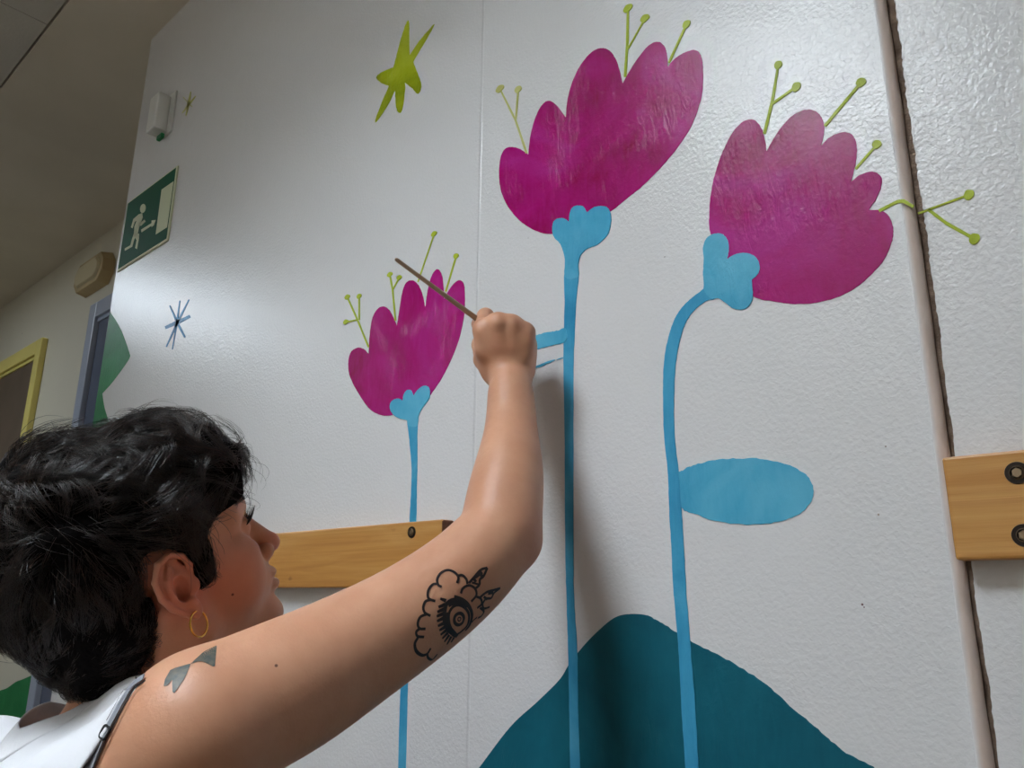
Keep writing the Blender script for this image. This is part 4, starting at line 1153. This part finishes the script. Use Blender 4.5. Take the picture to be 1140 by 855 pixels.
# guides
fa = np.linalg.norm(np.cross(HV[HQ[:, 1]]-HV[HQ[:, 0]], HV[HQ[:, 3]]-HV[HQ[:, 0]]), axis=1); fa = fa/fa.sum()
def sample(n):
    i = rs.choice(len(HQ), n, p=fa); w = rs.dirichlet([1, 1, 1, 1], n)
    P = (HV[HQ[i]]*w[..., None]).sum(1); N = Hn[HQ[i]].mean(1); N /= np.linalg.norm(N, axis=1)[:, None]+1e-9
    return P, N
NG = 2600
gp_, gn = sample(NG); q = gp_-HO; gu = q@Uh; gf = q@Fh
top = np.clip((gu+.005)/.07, 0, 1)
GL = .014+.040*top*rs.uniform(.6, 1.15, NG); GLf = rs.uniform(.05, .45, NG)*top+.03
gd = grow(gp_-gn*.002, gn, GL, 9, GLf, 1.5, 38, 1.3)
# children share their guide's shape and close up towards the tip
NC = 14
idx_ = np.repeat(np.arange(NG), NC); ch = gd[idx_]
offv = rs.normal(0, 1, (len(idx_), 3)); offv -= gn[idx_]*np.sum(offv*gn[idx_], 1)[:, None]*.7
u_ = np.linspace(0, 1, 9)[None, :, None]
ch = ch+offv[:, None]*(.0034*(1-.62*u_))+rs.normal(0, .00035, ch.shape)*u_
sc_ = rs.uniform(.65, 1.05, (len(idx_), 1, 1)); ch = ch[:, :1]+(ch-ch[:, :1])*sc_
# stray hairs
sp_, sn_ = sample(900); su = (sp_-HO)@Uh; k_s = su > .03; sp_, sn_ = sp_[k_s], sn_[k_s]
fly = grow(sp_, sn_, rs.uniform(.02, .055, len(sp_)), 9, rs.uniform(.3, 1.0, len(sp_)), 1.0, 40, 4.0, .35)
mm_ = np.min([hairmask(ch[:, k]) for k in range(2, 9)], 0); mk = (mm_ > -.001) | (((ch[:, -1]-HO)@Fh > .05) & (mm_ > -.012))
ch = ch[mk]
allc = np.concatenate([ch, fly])
print('strands', len(allc))
st_ = tubes('strands', allc, .00023, .00007, M['hair'], ho); st_['kind'] = 'stuff'

# ------------------------------------------------------------------ the brush in her hand
Tp = ony(594, 401.5, 0); Ep = at(440, 288, .90)
Bd = nrm(Tp-Ep); BL = np.linalg.norm(Tp-Ep)
print('brush length', BL)
M['handle'] = simple('lacquered olive brown wood', srgb(190, 164, 140), .28, var=(30, srgb(172, 146, 122))); M['ferrule'] = simple('nickel ferrule', srgb(150, 140, 132), .3, 1); M['brist'] = simple('blue wet bristles', srgb(60, 150, 196), .4)
brush = empty('paintbrush', tuple(Ep+Bd*BL/2), 'slim brown paintbrush gripped in the raised fist', 'paintbrush')
def lathe(name, prof, mat, n=18):
    q = Vector((0, 0, 1)).rotation_difference(Vector(Bd)).to_matrix(); VS = []; FS = []
    for d_, r in prof:
        for i in range(n):
            a = 2*math.pi*i/n; VS.append(Vector(Ep)+Vector(Bd)*d_+q@Vector((r*math.cos(a), r*math.sin(a), 0)))
    for j in range(len(prof)-1):
        for i in range(n): FS.append((j*n+i, j*n+(i+1) % n, (j+1)*n+(i+1) % n, (j+1)*n+i))
    FS.append(tuple(range(n))[::-1]); FS.append(tuple(range((len(prof)-1)*n, len(prof)*n)))
    return link(name, mesh(VS, FS), mat, brush, True)
lathe('handle', [(0, .0012), (.001, .0020), (.004, .0024), (BL*.3, .0028), (BL*.55, .0036), (BL-.075, .0042), (BL-.060, .0034)], M['handle'])
lathe('ferrule', [(BL-.062, .0037), (BL-.050, .0038), (BL-.048, .0041), (BL-.046, .0038), (BL-.022, .0044)], M['ferrule'])
lathe('bristles', [(BL-.024, .0040), (BL-.014, .0046), (BL-.006, .0030), (BL-.001, .0008)], M['brist'])
